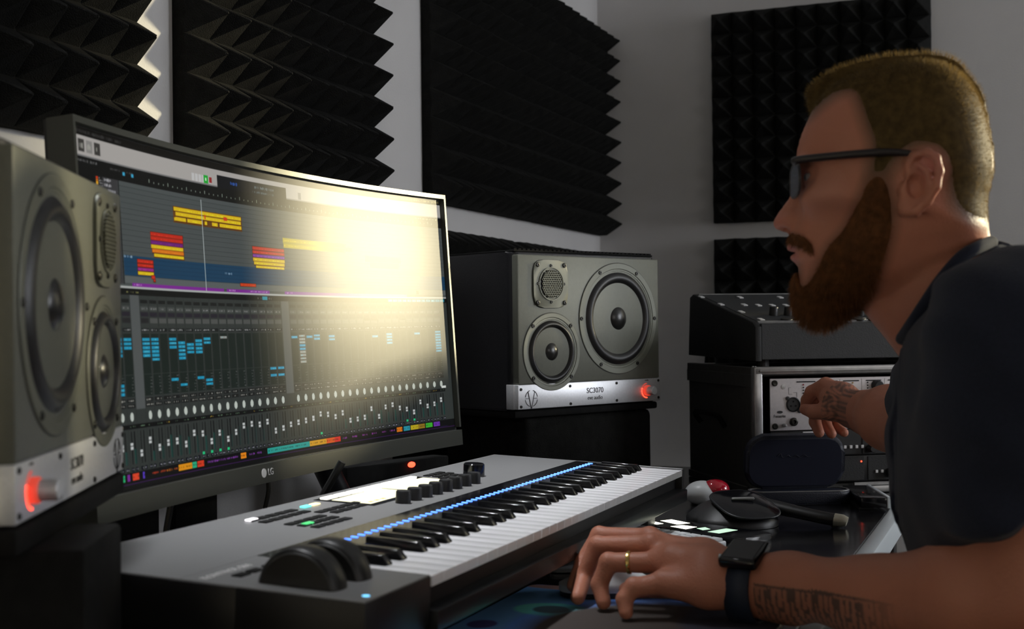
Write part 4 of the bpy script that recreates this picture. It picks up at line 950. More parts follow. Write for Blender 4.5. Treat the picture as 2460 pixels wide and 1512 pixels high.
t = thing('mouse_mat', 'blue mouse mat with a dark brown, teal and red printed picture, at the bottom edge', 'mouse mat', T((MX0+MX1)/2, (MY0+MY1)/2, DZ))
w_, h_ = (MX1-MX0)/2, (MY1-MY0)/2
MB().prism(rr(-w_, w_, -h_, h_, .012), 0.0003, .0026, 'z').build('rubber_base', M['rubber'], t)
o = MB().prism(rr(-w_+.0005, w_-.0005, -h_+.0005, h_-.0005, .012), .0026, .0034, 'z').build('printed_cloth', M['matprint'], t)
setuv(o, lambda c: ((c.x+w_)/(2*w_), (c.y+h_)/(2*h_)))
# mouse under the hand
p = atz(1462, 1424, DZ+.005); MSC = ground_frame((p[0], p[1], DZ+.0036), 8)
t = thing('mouse', 'white mouse with a dark base under the left hand', 'mouse', MSC)
heightpad('shell', M['whiteplastic'], t, blob(.0, .0, .054, .029, 0, 36, 2.6), lambda x, y, f: (.007+.020*(1-f**2.2)*(1-(x/.07)**2)), .006, rings=9)
MB().prism(blob(.0, .0, .053, .028, 0, 36, 2.6), 0.0, .0065, 'z', .0015).build('base', M['black'], t, smooth=True)
# black slab and pieces beyond the desk edge
pa, pb = atz(2050, 1197, DZ+.02), atz(2130, 1202, DZ+.02)
S_ = ground_frame((pa[0], pa[1]+.0, DZ+.0005), -4)
t = thing('drum_pad', 'thick speckled black slab on the desk end beside the man\'s shirt', 'slab', S_)
SL = np.linalg.norm(pb-pa)
box('slab', M['desk'], t, .012, SL, 0, .16, .004, .020, .002)
box('pale_side', M['whiteedge'], t, SL, SL+.006, -.001, .16, .003, .021, .001)
box('rubber_foot', M['rubber'], t, .01, SL-.02, .01, .15, 0, .004)
t = thing('side_cabinet', 'grey wooden low cabinet seen past the desk edge beside the shirt', 'cabinet', rotz(0, -.16, 1.75, 0))
box('top', M['greywood'], t, 0, .50, 0, .9, .56, .58, .002, 1)
box('carcass', M['blackmatte'], t, .02, .48, .02, .88, .02, .56)
for k in range(3):
    d = box('drawer', M['greywood'], t, .03, .47, -.0, .02, .04+k*.175, .205+k*.175, .002, 1)
    box('handle', M['alu'], d, .18, .32, -.016, -.006, .12+k*.175, .13+k*.175, .002, 1)
t = thing('vented_amplifier', 'dark vented device with yellowish grille on the grey cabinet', 'device', rotz(-20, -.13, 2.02, .581))
box('case', M['blackmatte'], t, 0, .34, 0, .3, .004, .05, .002, 1)
for k in range(16): box('vent_bar', M['brass'], t, .01+k*.020, .024+k*.020, -.004, 0, .012, .040, .001, 1)
for x in (.02, .32):
    for y in (.03, .27): box('foot', M['rubber'], t, x-.01, x+.01, y-.01, y+.01, 0, .004)
t = thing('white_box', 'small white box with a black toggle, on the vented device', 'box', rotz(-20, -.12, 2.10, .6325))
box('case', M['whiteplastic'], t, 0, .14, 0, .1, 0, .045, .003)
MB().lathe([(.006, 0), (.006, -.006), (0, -.007)], 12, c=(.02, 0, .03)).build('toggle', M['black'], t)
# ------------------------------------------------------------------ the man: signed-distance sculpting, one surface per garment or body
HD = 1.26
hc = at(2150, 450, HD); rh = (hc-CAM)*np.array([1, 1, 0]); rh /= np.linalg.norm(rh)
e_s = np.cross(rh, (0, 0, 1)); e_t = np.array([0, 0, 1.]); e_w = -rh          # s: picture right, w: towards the camera
def st(u, v):                      # profile point of the head plane, in metres
    d = Fv+Rv*(u-1230)/F_PX-Uv*(v-756)/F_PX; p = CAM+d*(((hc-CAM)@rh)/(d@rh))-hc
    return p@e_s, p@e_t
def poly(pts): return np.array([st(u, v) for u, v in pts])
def chaikin(P, n=2):
    for _ in range(n):
        Q = np.roll(P, -1, 0); P = np.stack([P*.75+Q*.25, P*.25+Q*.75], 1).reshape(-1, 2)
    return P
def poly_sd(P, S, T_):             # signed distance, positive inside
    X = S.ravel(); Y = T_.ravel(); d = np.full(X.shape, 1e9); ins = np.zeros(X.shape, bool)
    for i in range(len(P)):
        a, b = P[i], P[(i+1) % len(P)]; ab = b-a; L = ab@ab+1e-12
        t = np.clip(((X-a[0])*ab[0]+(Y-a[1])*ab[1])/L, 0, 1); d = np.minimum(d, (X-a[0]-t*ab[0])**2+(Y-a[1]-t*ab[1])**2)
        c = (a[1] > Y) != (b[1] > Y)
        if c.any(): ins ^= c & (X < a[0]+(Y-a[1])*ab[0]/(ab[1] if abs(ab[1]) > 1e-12 else 1e-12))
    return (np.sqrt(d)*np.where(ins, 1, -1)).reshape(S.shape)
class Field:                       # a function of (s,t) tabulated on a fine grid
    def __init__(f, fn, s0, s1, t0, t1, h=.0015):
        f.s0, f.t0, f.h = s0, t0, h; f.ns, f.nt = int((s1-s0)/h)+1, int((t1-t0)/h)+1
        S, T_ = np.meshgrid(s0+h*np.arange(f.ns), t0+h*np.arange(f.nt), indexing='ij'); f.A = fn(S, T_)
    def __call__(f, s, t):
        x = np.clip((s-f.s0)/f.h, 0, f.ns-1.001); y = np.clip((t-f.t0)/f.h, 0, f.nt-1.001); i = x.astype(int); j = y.astype(int); a = x-i; b = y-j; A = f.A
        return A[i, j]*(1-a)*(1-b)+A[i+1, j]*a*(1-b)+A[i, j+1]*(1-a)*b+A[i+1, j+1]*a*b
def smin(a, b, k):
    h = np.clip(.5+.5*(b-a)/k, 0, 1); return b*(1-h)+a*h-k*h*(1-h)
def smax(a, b, k): return -smin(-a, -b, k)
def cone(p, a, b, ra, rb):
    a, b = np.array(a), np.array(b); ab = b-a; t = np.clip(((p-a)@ab)/(ab@ab), 0, 1)
    return np.linalg.norm(p-a-t[:, None]*ab, axis=1)-(ra+(rb-ra)*t)
def chain(p, pts, rs, k=.006):
    d = None
    for i in range(len(pts)-1):
        c = cone(p, pts[i], pts[i+1], rs[i], rs[i+1]); d = c if d is None else smin(d, c, k)
    return d
def dome_w(d, R, p=2.0): return (1-(1-np.clip(d/R, 0, 1))**p)**(1/p)

SKULL = chaikin(poly([(1943, 286), (1928, 320), (1918, 352), (1911, 392), (1917, 425), (1922, 460), (1918, 500), (1910, 535), (1901, 558), (1894, 578), (1893, 592), (1900, 603), (1909, 609), (1907, 619), (1909, 630), (1921, 645), (1915, 680), (1917, 706), (1935, 733), (1975, 742), (2060, 735), (2150, 715), (2270, 640), (2350, 600), (2374, 560), (2371, 520), (2368, 484), (2380, 440), (2387, 395), (2377, 330), (2364, 270), (2338, 215), (2292, 172), (2232, 156), (2150, 158), (2070, 172), (2010, 197), (1965, 236)]), 1)
NOSE = chaikin(poly([(1915, 418), (1909, 448), (1898, 475), (1877, 503), (1862, 525), (1858, 538), (1864, 551), (1882, 556), (1899, 561), (1925, 567), (1950, 545), (1950, 480), (1935, 425)]), 1)
HAIR = chaikin(poly([(1943, 290), (1928, 262), (1926, 226), (1944, 196), (1976, 175), (2011, 158), (2066, 140), (2122, 129), (2152, 125), (2237, 121), (2283, 128), (2318, 148), (2338, 178), (2364, 206), (2380, 256), (2388, 306), (2398, 356), (2398, 402), (2388, 442), (2376, 477), (2379, 507), (2381, 560), (2370, 620), (2300, 650), (2100, 640), (1990, 560), (1950, 420), (1945, 340)]), 1)
s_a, t_b = st(1820, 860); s_b, t_a = st(2440, 90)
sdS = Field(lambda S, T_: poly_sd(SKULL, S, T_), s_a, s_b, t_b, t_a)
sdN = Field(lambda S, T_: poly_sd(NOSE, S, T_), s_a, s_b, t_b, t_a)
sdH = Field(lambda S, T_: poly_sd(HAIR, S, T_), s_a, s_b, t_b, t_a)
HAIRZONE = chaikin(poly([(1946, 290), (1985, 262), (2016, 243), (2056, 241), (2071, 281), (2085, 330), (2098, 365), (2096, 400), (2090, 428), (2094, 444), (2132, 442), (2150, 412), (2170, 390), (2205, 374), (2245, 380), (2266, 410), (2270, 460), (2280, 500), (2310, 535), (2384, 552), (2460, 560), (2460, 60), (1880, 60), (1880, 290)]), 1)
sdHZ = Field(lambda S, T_: poly_sd(HAIRZONE, S, T_), s_a, s_b, t_b, t_a)
BEARD = chaikin(poly([(2090, 436), (2136, 440), (2152, 545), (2138, 605), (2108, 690), (2078, 735), (2050, 752), (2024, 770), (1998, 783), (1971, 787), (1946, 782), (1923, 768), (1909, 748), (1902, 718), (1901, 685), (1906, 652), (1920, 650), (1932, 690), (1950, 676), (1972, 640), (1992, 602), (2035, 560), (2058, 515)]), 1)
sdB = Field(lambda S, T_: poly_sd(BEARD, S, T_), s_a, s_b, t_b, t_a)
MOUST = chaikin(poly([(1889, 568), (1903, 560), (1930, 568), (1955, 588), (1966, 618), (1950, 614), (1928, 601), (1902, 594), (1889, 588)]), 1)
sdM = Field(lambda S, T_: poly_sd(MOUST, S, T_), s_a, s_b, t_b, t_a)
PXM = HD/F_PX
def tolocal(P): Q = P-hc; return Q@e_s, Q@e_t, Q@e_w
def loc(u, v, w): s, t = st(u, v); return np.array([s, t, w])
def ell(L, c, r): return (np.sqrt((((L-c)/r)**2).sum(1))-1)*min(r)
def headW(s, t):
    d = sdS(s, t)
    # narrower at the face and jaw than at the crown and cheekbones
    _, t_eye = st(2000, 430); _, t_ch = st(2000, 735); _, t_top = st(2000, 158); s_f, _ = st(1915, 430); s_e, _ = st(2200, 430)
    k = np.clip((s-s_f)/(s_e-s_f), 0, 1); v = np.clip((t-t_ch)/(t_eye-t_ch), 0, 1); q = np.clip((t-t_eye)/(t_top-t_eye), 0, 1)
    Wm = .060+.018*k*(.4+.6*v); Wm = Wm*(1-.10*(1-v))*(1-.05*q)
    W = Wm*dome_w(d, .062, 2.1)
    return np.where(d > 0, W, d*1.5), d
def head(P):
    s, t, w = tolocal(P); aw = np.abs(w); W, d = headW(s, t); L = np.stack([s, t, aw], 1)
    F = (aw-W)*.62
    F = np.where(d < 0, np.maximum(F, -d), F)
    # nose
    dn = sdN(s, t); _, tn0 = st(1900, 420); _, tn1 = st(1900, 560); q = np.clip((tn0-t)/(tn0-tn1), 0, 1)
    Wn = (.0078+.0072*q**1.6)*dome_w(dn, .012, 2); Fn = np.where(dn > 0, (aw-Wn)*.8, np.maximum(aw*.5, -dn))
    F = smin(F, Fn, .007)
    F = smin(F, ell(L, loc(1914, 534, .0125), (.0125, .0095, .0062)), .004)
    F = smax(F, -ell(L, loc(1897, 555, .0072), (.0058, .0042, .0034)), .0015)
    # brow, socket, eyeball lids, cheekbone
    F = smin(F, ell(L, loc(1932, 403, .030), (.010, .0065, .022)), .008)
    F = smax(F, -ell(L, loc(1935, 437, .036), (.013, .012, .017)), .010)
    ec = loc(1968, 434, .031)
    lid = smax(np.linalg.norm(L-ec, axis=1)-.0134, -ell(L, ec+np.array([-.0115, -.0004, .002]), (.0095, .0044, .0145)), .0012)
    F = smin(F, lid, .003)
    F = smin(F, ell(L, loc(1996, 488, .047), (.026, .015, .014)), .016)
    F = smax(F, -ell(L, loc(1985, 560, .060), (.030, .020, .012)), .014)
    # lips
    F = smin(F, ell(L, loc(1903, 597, .000), (.0052, .0035, .020)), .0025)
    F = smin(F, ell(L, loc(1912, 620, .000), (.0055, .0042, .018)), .0025)
    F = smax(F, -ell(L, loc(1908, 608.5, .000), (.011, .0011, .022)), .0015)
    # ear
    w0 = .0735
    def E(u, v, o): return loc(u, v, w0+o)
    hel = [E(2183, 445, -.001), E(2180, 418, .004), E(2194, 398, .008), E(2222, 392, .013), E(2243, 406, .017), E(2250, 436, .019), E(2243, 472, .018), E(2224, 503, .014), E(2196, 525, .009), E(2170, 524, .005)]
    Fe = chain(L, hel, [.0035, .0036, .0038, .0040, .0040, .0040, .0040, .0042, .0052, .0048], .002)
    Fe = np.minimum(Fe, chain(L, [E(2204, 420, .010), E(2226, 440, .0145), E(2228, 468, .014), E(2210, 492, .010), E(2186, 503, .006)], [.0028, .0034, .0036, .0036, .0040], .002))
    Fe = smin(Fe, cone(L, E(2172, 468, .003), E(2168, 482, .003), .0046, .0042), .003)
    Fe = smin(Fe, ell(L, E(2178, 510, .004), (.010, .0095, .0048)), .003)
    plate = ell((L-E(2212, 458, .0015)) @ np.array([[.92, 0, .39], [0, 1, 0], [-.39, 0, .92]]), np.zeros(3), (.0165, .0270, .0042))
    Fe = smin(Fe, plate, .003)
    F = smin(F, Fe, .003)
    F = smax(F, -ell(L, E(2200, 468, .009), (.0085, .0115, .0085)), .002)
    return F
# joints, each from where the photo shows it and its distance
nk = [at(2215, 600, 1.262), at(2262, 690, 1.265), at(2330, 790, 1.27)]
def neck(P):
    F = chain(P, nk, [.0580, .0610, .072], .01)
    F = smin(F, cone(P, at(2110, 730, HD), at(2185, 800, HD), .012, .012), .035)
    return F
shL, elL, wrL = at(2450, 850, 1.09), at(2500, 1425, 1.075), at(1800, 1398, 1.27)
shR, elR, wrR = at(2350, 850, 1.44), at(2215, 1035, 1.74), at(2052, 985, 1.97)
def arms(P):
    F = chain(P, [shL, at(2470, 1150, 1.08), elL], [.060, .052, .046], .02)
    F = smin(F, chain(P, [elL, at(2340, 1432, 1.115), at(2100, 1440, 1.19), at(1900, 1405, 1.245), wrL], [.045, .048, .0365, .0275, .0265], .02), .02)
    F = smin(F, cone(P, at(1900, 1440, 1.245), at(1790, 1425, 1.275), .024, .021), .015)
    G = chain(P, [shR, elR], [.058, .045], .02)
    G = smin(G, chain(P, [elR, at(2140, 1005, 1.84), wrR], [.048, .044, .029], .02), .02)
    return np.minimum(F, G)
# left hand
LH = dict(
 index=([(1610, 1330, 1.345), (1562, 1296, 1.365), (1440, 1288, 1.395), (1400, 1352, 1.385), (1378, 1408, 1.365)], [.013, .0115, .0098, .0088, .0075]),
 middle=([(1615, 1345, 1.325), (1566, 1312, 1.34), (1436, 1312, 1.365), (1402, 1388, 1.365), (1388, 1436, 1.335)], [.013, .0115, .0100, .0090, .0078]),
 ring=([(1625, 1375, 1.30), (1580, 1352, 1.312), (1462, 1352, 1.325), (1440, 1405, 1.325), (1450, 1448, 1.315)], [.013, .0112, .0098, .0088, .0076]),
 pinky=([(1650, 1405, 1.275), (1592, 1402, 1.28), (1522, 1412, 1.28), (1500, 1440, 1.278), (1504, 1472, 1.272)], [.013, .0110, .0092, .0084, .0072]),
 thumb=([(1730, 1400, 1.32), (1640, 1410, 1.375), (1560, 1415, 1.385), (1505, 1418, 1.375)], [.016, .013, .0108, .0085]))
def handL(P):
    pm = chain(P, [wrL, at(1700, 1372, 1.285), at(1620, 1352, 1.305), at(1590, 1345, 1.318)], [.0265, .0240, .0185, .0125], .01)
    pm = smin(pm, chain(P, [at(1770, 1385, 1.290), at(1690, 1345, 1.320), at(1585, 1312, 1.352)], [.0240, .0205, .0135], .01), .012)
    pm = smin(pm, chain(P, [at(1780, 1410, 1.265), at(1700, 1410, 1.268), at(1620, 1405, 1.275)], [.0240, .0205, .0135], .01), .012)
    F = pm
    for nme, (pts, rs) in LH.items():
        F = np.minimum(F, smin(pm, chain(P, [at(*q) for q in pts], rs, .003), .007))
    for q in (LH['index'][0][2], LH['middle'][0][2], LH['ring'][0][2], LH['pinky'][0][2]): F = smin(F, np.linalg.norm(P-(at(*q)+np.array([0, 0, .0022])), axis=1)-.0082, .003)
    for q in (LH['index'][0][1], LH['middle'][0][1], LH['ring'][0][1], LH['pinky'][0][1]): F = smin(F, np.linalg.norm(P-(at(*q)+np.array([0, 0, .0025])), axis=1)-.0105, .005)
    return F
RHd = dict(
 index=([(2010, 945, 2.00), (1984, 926, 2.03), (1950, 942, 2.06), (1938, 962, 2.075), (1934, 980, 2.08)], [.013, .0125, .0105, .0092, .008]),
 thumb=([(2030, 985, 1.97), (1995, 990, 1.99), (1955, 990, 2.02), (1934, 984, 2.05)], [.016, .0135, .0115, .009]),
 middle=([(2018, 955, 2.01), (1992, 940, 2.05), (1958, 975, 2.09), (1958, 1015, 2.075), (1968, 1040, 2.05)], [.013, .0125, .0105, .0095, .0082]),
 ring=([(2030, 968, 2.02), (2008, 955, 2.07), (1980, 990, 2.11), (1985, 1022, 2.09), (1998, 1043, 2.06)], [.013, .012, .0100, .0090, .0078]),
 pinky=([(2040, 980, 2.02), (2025, 975, 2.08), (2008, 1005, 2.11), (2015, 1030, 2.09), (2028, 1040, 2.07)], [.012, .011, .0092, .0082, .0072]))
def handR(P):
    pm = chain(P, [wrR, at(2020, 965, 2.0), at(1998, 950, 2.035)], [.029, .029, .022], .01)
    F = pm
    for nme, (pts, rs) in RHd.items():
        F = np.minimum(F, smin(pm, chain(P, [at(*q) for q in pts], rs, .003), .007))
    return F
# torso as a profile with a width, in the same plane as the head
TORSO = chaikin(poly([(2376, 588), (2420, 596), (2480, 622), (2560, 670), (2660, 780), (2730, 930), (2760, 1150), (2780, 1400), (2800, 1700), (2760, 1900), (2360, 1900), (2260, 1700), (2215, 1480), (2192, 1350), (2168, 1265), (2149, 1190), (2147, 1100), (2156, 1000), (2161, 900), (2165, 812), (2190, 762), (2240, 688), (2300, 622)]), 1)
tsa, ttb = st(2080, 1960); tsb, tta = st(2860, 540)
sdT = Field(lambda S, T_: poly_sd(TORSO, S, T_), tsa, tsb, ttb, tta, .003)
def torso(P, off=0.0):
    s, t, w = tolocal(P); d = sdT(s, t)+off; _, t0 = st(2300, 620); _, t1 = st(2300, 900); q = np.clip((t0-t)/(t0-t1), 0, 1)
    Wm = .10+.072*q**.8; W = Wm*dome_w(d, .10, 2.2); F = np.where(d > 0, (np.abs(w)-W)*.7, np.maximum((np.abs(w)*.3), -d))
    return F
def body(P):
    F = smin(torso(P, -.010)+.010, arms(P)+0, .02)
    F = smin(F, neck(P), .02)
    return F
def nets(fn, lo, hi, h, cf=4, name='', dil=1):
    # surface nets on a sparse grid: coarse pass finds the cells near the surface, fine pass meshes them
    lo, hi = np.array(lo), np.array(hi); H = h*cf; n = np.ceil((hi-lo)/H).astype(int)
    ax = [lo[k]+H*np.arange(n[k]+1) for k in range(3)]
    G = np.stack(np.meshgrid(*ax, indexing='ij'), -1).reshape(-1, 3); D = fn(G).reshape(n+1)
    near = np.abs(D) < H*1.1
    c = np.zeros(n, bool)
    for a in (0, 1):
        for b in (0, 1):
            for e in (0, 1):
                c |= near[a:a+n[0], b:b+n[1], e:e+n[2]]
    ci = np.argwhere(c); N = n*cf+1
    # fine points of the chosen coarse cells
    o = np.arange(cf+1); O = np.stack(np.meshgrid(o, o, o, indexing='ij'), -1).reshape(-1, 3)
    ids = ((ci[:, None, :]*cf+O[None]).reshape(-1, 3)); lin = (ids[:, 0]*N[1]+ids[:, 1])*N[2]+ids[:, 2]
    lin = np.unique(lin); I = lin//(N[1]*N[2]); J = (lin//N[2]) % N[1]; K = lin % N[2]
    val = np.empty(len(lin), np.float32)
    for q in range(0, len(lin), 400000):
        sl_ = slice(q, q+400000); val[sl_] = fn(lo+h*np.stack([I[sl_], J[sl_], K[sl_]], 1))
    o = np.arange(cf); O = np.stack(np.meshgrid(o, o, o, indexing='ij'), -1).reshape(-1, 3)
    cells = (ci[:, None, :]*cf+O[None]).reshape(-1, 3); cl = (cells[:, 0]*N[1]+cells[:, 1])*N[2]+cells[:, 2]
    st_ = np.array([(a*N[1]+b)*N[2]+e for a in (0, 1) for b in (0, 1) for e in (0, 1)])
    cv = val[np.searchsorted(lin, cl[:, None]+st_[None])]
    sg = cv < 0; act = sg.any(1) & ~sg.all(1); cells = cells[act]; cv = cv[act]; cl = cl[act]
    cor = np.array([(a, b, e) for a in (0, 1) for b in (0, 1) for e in (0, 1)])
    acc = np.zeros((len(cells), 3)); cnt = np.zeros(len(cells))
    for a in range(8):
        for b in range(a+1, 8):
            if np.abs(cor[a]-cor[b]).sum() != 1: continue
            x = (cv[:, a] < 0) != (cv[:, b] < 0); tt_ = cv[x, a]/(cv[x, a]-cv[x, b]); acc[x] += cor[a]+(cor[b]-cor[a])*tt_[:, None]; cnt[x] += 1
    V = lo+h*(cells+acc/cnt[:, None]); order = np.argsort(cl); cls = cl[order]
    def vid(l):
        k = np.searchsorted(cls, l); k = np.clip(k, 0, len(cls)-1); return np.where(cls[k] == l, order[k], -1)
    st3 = [N[1]*N[2], N[2], 1]; Q = []
    for ax_ in range(3):
        ci_ = 1 << (2-ax_)       # corner index of the far end along this axis
        x = (cv[:, 0] < 0) != (cv[:, ci_] < 0); base = cl[x]; u, w_ = st3[(ax_+1) % 3], st3[(ax_+2) % 3]
        q = np.stack([vid(base), vid(base-u), vid(base-u-w_), vid(base-w_)], 1); flip = cv[x, 0] < 0
        q[~flip] = q[~flip][:, ::-1]; ok = (q >= 0).all(1); Q.append(q[ok])
    Q = np.concatenate(Q)
    return V, Q
def relax(V, Q, n=1, lam=.5):
    for _ in range(n):
        A = np.zeros_like(V); C_ = np.zeros(len(V))
        for k in range(4):
            a, b = Q[:, k], Q[:, (k+1) % 4]
            for c in range(3): A[:, c] += np.bincount(a, V[b, c], len(V))+np.bincount(b, V[a, c], len(V))
            C_ += np.bincount(a, minlength=len(V))+np.bincount(b, minlength=len(V))
        V = V+lam*(A/np.maximum(C_, 1)[:, None]-V)
    return V
def region(fn, lo, hi, pad=.02):
    lo, hi = np.array(lo)-pad, np.array(hi)+pad
    def g(P):
        m = ((P > lo) & (P < hi)).all(1); out = np.linalg.norm(np.maximum(0, np.maximum(lo-P, P-hi)), axis=1)+pad*.9
        if m.any(): out[m] = fn(P[m])
        return out
    return g
def bbox(pts, r): pts = np.array(pts); return pts.min(0)-r, pts.max(0)+r
head_r = region(head, *bbox([at(1850, 100, HD), at(2400, 760, HD)], .10))
hl_r = region(handL, *bbox([at(*q) for pts, _ in LH.values() for q in pts]+[wrL], .03))
hr_r = region(handR, *bbox([at(*q) for pts, _ in RHd.values() for q in pts]+[wrR], .03))
def skin(P):
    F = body(P)
    F = smin(F, head_r(P), .012)
    F = smin(F, hl_r(P), .004); F = smin(F, hr_r(P), .004)
    return F
allp = [at(1850, 100, HD), at(2400, 780, HD), shL, elL, wrL, shR, elR, wrR, at(1360, 1480, 1.35), at(1900, 1050, 2.12), at(2800, 1400, 1.27)]
lo, hi = bbox(allp, .085); lo[2] = .62
# one continuous skin; finer cells than a fingertip is wide
hh = .0022
V, Q = nets(skin, lo, hi, hh, 5)
V = relax(V, Q, 1, .35)
print('skin', len(V))
me = fastmesh('body', V, Q)
# colour print of the skin: lips, reddened nose and ear, stubble, tattoos
s, t, w = tolocal(V); base = np.tile(np.array([.52, .205, .130]), (len(V), 1))
def mixc(wt, c): base[:] = base*(1-wt[:, None])+np.array(c)*wt[:, None]
inhead = (np.abs(w) < .12) & (t > st(2000, 800)[1]) & (s < st(2400, 500)[0])
sm = lambda d, e: np.clip(d/e+.5, 0, 1)
wt = sm(sdHZ(s, t)+.004, .014)*inhead; mixc(wt*.85, (.105, .062, .030))
wt = sm(sdB(s, t)+.003, .012)*inhead; mixc(wt*.85, (.15, .060, .030))
wt = sm(sdM(s, t), .004)*inhead; mixc(wt*.9, (.16, .060, .030))
for (u, v, r_, c, al) in ((1862, 535, .016, (.56, .20, .16), .6), (2230, 420, .020, (.56, .22, .18), .6), (1903, 598, .0065, (.52, .19, .17), .9), (1912, 621, .0065, (.54, .20, .18), .9), (1975, 480, .03, (.56, .27, .20), .5)):
    ss, tt2 = st(u, v); mixc(np.clip(1-np.hypot(s-ss, t-tt2)/r_, 0, 1)**.6*al*inhead, c)
ss, tt2 = st(1934, 404)   # eyebrow
mixc(np.clip(1-np.sqrt(((s-st(1945, 404)[0])/.016)**2+((t-tt2)/.004)**2), 0, 1)**.5*.7*inhead*(np.abs(w) > .012), (.16, .085, .045))
# tattoos: soft dark lettering-like strokes on the left forearm, a leaf pattern on the right wrist
def segpar(P, a, b): ab = b-a; tt_ = ((P-a)@ab)/(ab@ab); return tt_, np.linalg.norm(P-a-np.clip(tt_, 0, 1)[:, None]*ab, axis=1)
tp_, _ = segpar(V, at(1870, 1400, 1.25), at(2200, 1440, 1.16)); d2 = V@np.array([0, 0, 1.])
zc = at(1900, 1405, 1.245)[2]+(tp_)*(at(2200, 1440, 1.16)[2]-at(1900, 1405, 1.245)[2])
nearw = (V-CAM)@rh < ((at(1950, 1420, 1.23)-CAM)@rh)+.04
rel = (V[:, 2]-zc)/.03
x_ = tp_*.34/.030                       # letter-like strokes, one letter every three centimetres
fr = x_-np.floor(x_); odd = (np.floor(x_).astype(int) % 2) == 0
zz_ = (rel+.62)/.62                     # -1 bottom, 1 top of the lettering
st1 = np.abs(fr-.12) < .075; st2 = np.abs(fr-.62) < .075
dia = np.abs(zz_-(1-4*np.abs(fr-.37)))*.22 < .11
top = (np.abs(zz_-.85) < .16) & (fr < .7) & odd; mid = (np.abs(zz_) < .13) & (fr > .1) & (fr < .62) & ~odd
pat = (st1 | st2 | (dia & (fr < .75) & odd) | top | mid) & (np.abs(zz_) < 1)
edge = (np.abs(np.abs(zz_)-1.12) < .07)
wt = ((tp_ > -.08) & (tp_ < 1.0) & nearw)*(np.where(pat | edge, 1.0, np.where(np.abs(zz_) < 1.15, .32, 0)))*np.clip((1.05-tp_)*3, 0, 1)
mixc(wt*.85, (.06, .052, .045))
tp_, dd_ = segpar(V, wrR, at(2095, 985, 1.90)); ang = (V-wrR)@Uv
pat = np.sin((V@Rv)*420+3*np.sin(ang*260))*np.cos((V@Uv)*380+2*np.sin((V@Rv)*300))+.25
mixc(((tp_ > -.45) & (tp_ < .75) & (dd_ < .05))*np.clip(pat*.8+.35, 0, 1)*.75, (.06, .055, .05))
ca = me.color_attributes.new('tint', 'FLOAT_COLOR', 'POINT'); ca.data.foreach_set('color', np.c_[base, np.ones(len(base))].astype(np.float32).ravel())
ms = mat('skin', (.5, .27, .2), .48, spec=.4, bump=.25, bscale=420, sss=.12)
nt = ms.node_tree; an = nt.nodes.new('ShaderNodeVertexColor'); an.layer_name = 'tint'; nt.links.new(an.outputs[0], nt.nodes['Principled BSDF'].inputs['Base Color'])
person = thing('person', 'bearded man with short fair hair, dark glasses frame and navy t-shirt, leaning to the rack', 'person', Matrix.Translation(Vector(at(2560, 1900, 1.27))))
PI_ = person.matrix_world.inverted()
def onperson(o): o.parent = person; o.matrix_local = PI_; return o
skin_o = onperson(link('body', me, ms, None, True))

# eyeball
def ball(name, m, c, r): o = ellipsoid(name, m, None, (0, 0, 0), (r, r, r), 28); o.parent = skin_o; o.matrix_local = Matrix.Translation(Vector(c)); return o
M['eyewhite'] = mat('eye_white', (.62, .56, .52), .15, coat=.5); M['iris'] = mat('iris', (.10, .14, .13), .1, coat=1)
for sg_ in (1, -1):
    L_ = loc(1968, 434, .031*sg_); c = hc+e_s*L_[0]+e_t*L_[1]+e_w*L_[2]; o = ball('eye', M['eyewhite'], c, .0118)
    c2 = c+(-e_s*.98+e_w*.10*1)*.0078; ball('iris', M['iris'], c2, .0052)

# hair and beard: a volume each, with fine strands
def hair_volume(P, extra=0):
    s, t, w = tolocal(P); aw = np.abs(w); d = sdH(s, t); W, dS = headW(s, t)
    _, t_top = st(2000, 158); _, t_ear = st(2000, 400); q = np.clip((t-t_ear)/(t_top-t_ear), 0, 1)
    th = (.0013+.006*q**1.5)*np.clip(sdHZ(s, t)/.022, 0, 1)**.9
    Wh = np.maximum(W, 0)+th; d = d-.0015-.0022*q; Wh = np.where(d > 0, np.minimum(Wh, .084*dome_w(d, .070, 2.2)+.001), d)
    F = (aw-Wh)*.6; F = np.where(d < .001, np.maximum(F, .001-d), F)
    return smax(F, -sdHZ(s, t)+.001, .004)
def beard_volume(P):
    s, t, w = tolocal(P); aw = np.abs(w); d = sdB(s, t); W, dS = headW(s, t)
    _, tj = st(2000, 640); _, tb = st(2000, 780); q = np.clip((tj-t)/(tj-tb), 0, 1)
    th = (.0026+.005*q)*np.clip(d/.014, .05, 1)**.7
    Wb = np.where(dS > 0, W+th, .0); Wb = np.maximum(Wb, .034*dome_w(d, .022, 2)*(q > .05)*np.where(s < st(2060, 700)[0], 1, 0))
    F = (aw-Wb)*.6; F = smax(F, -d+.0005, .003)
    # moustache
    dm = sdM(s, t); Wm_ = np.where(dm > 0, np.maximum(W, 0)+.0032, 0); Fm = smax((aw-Wm_)*.6, -dm, .002)
    return smin(F, Fm, .003)
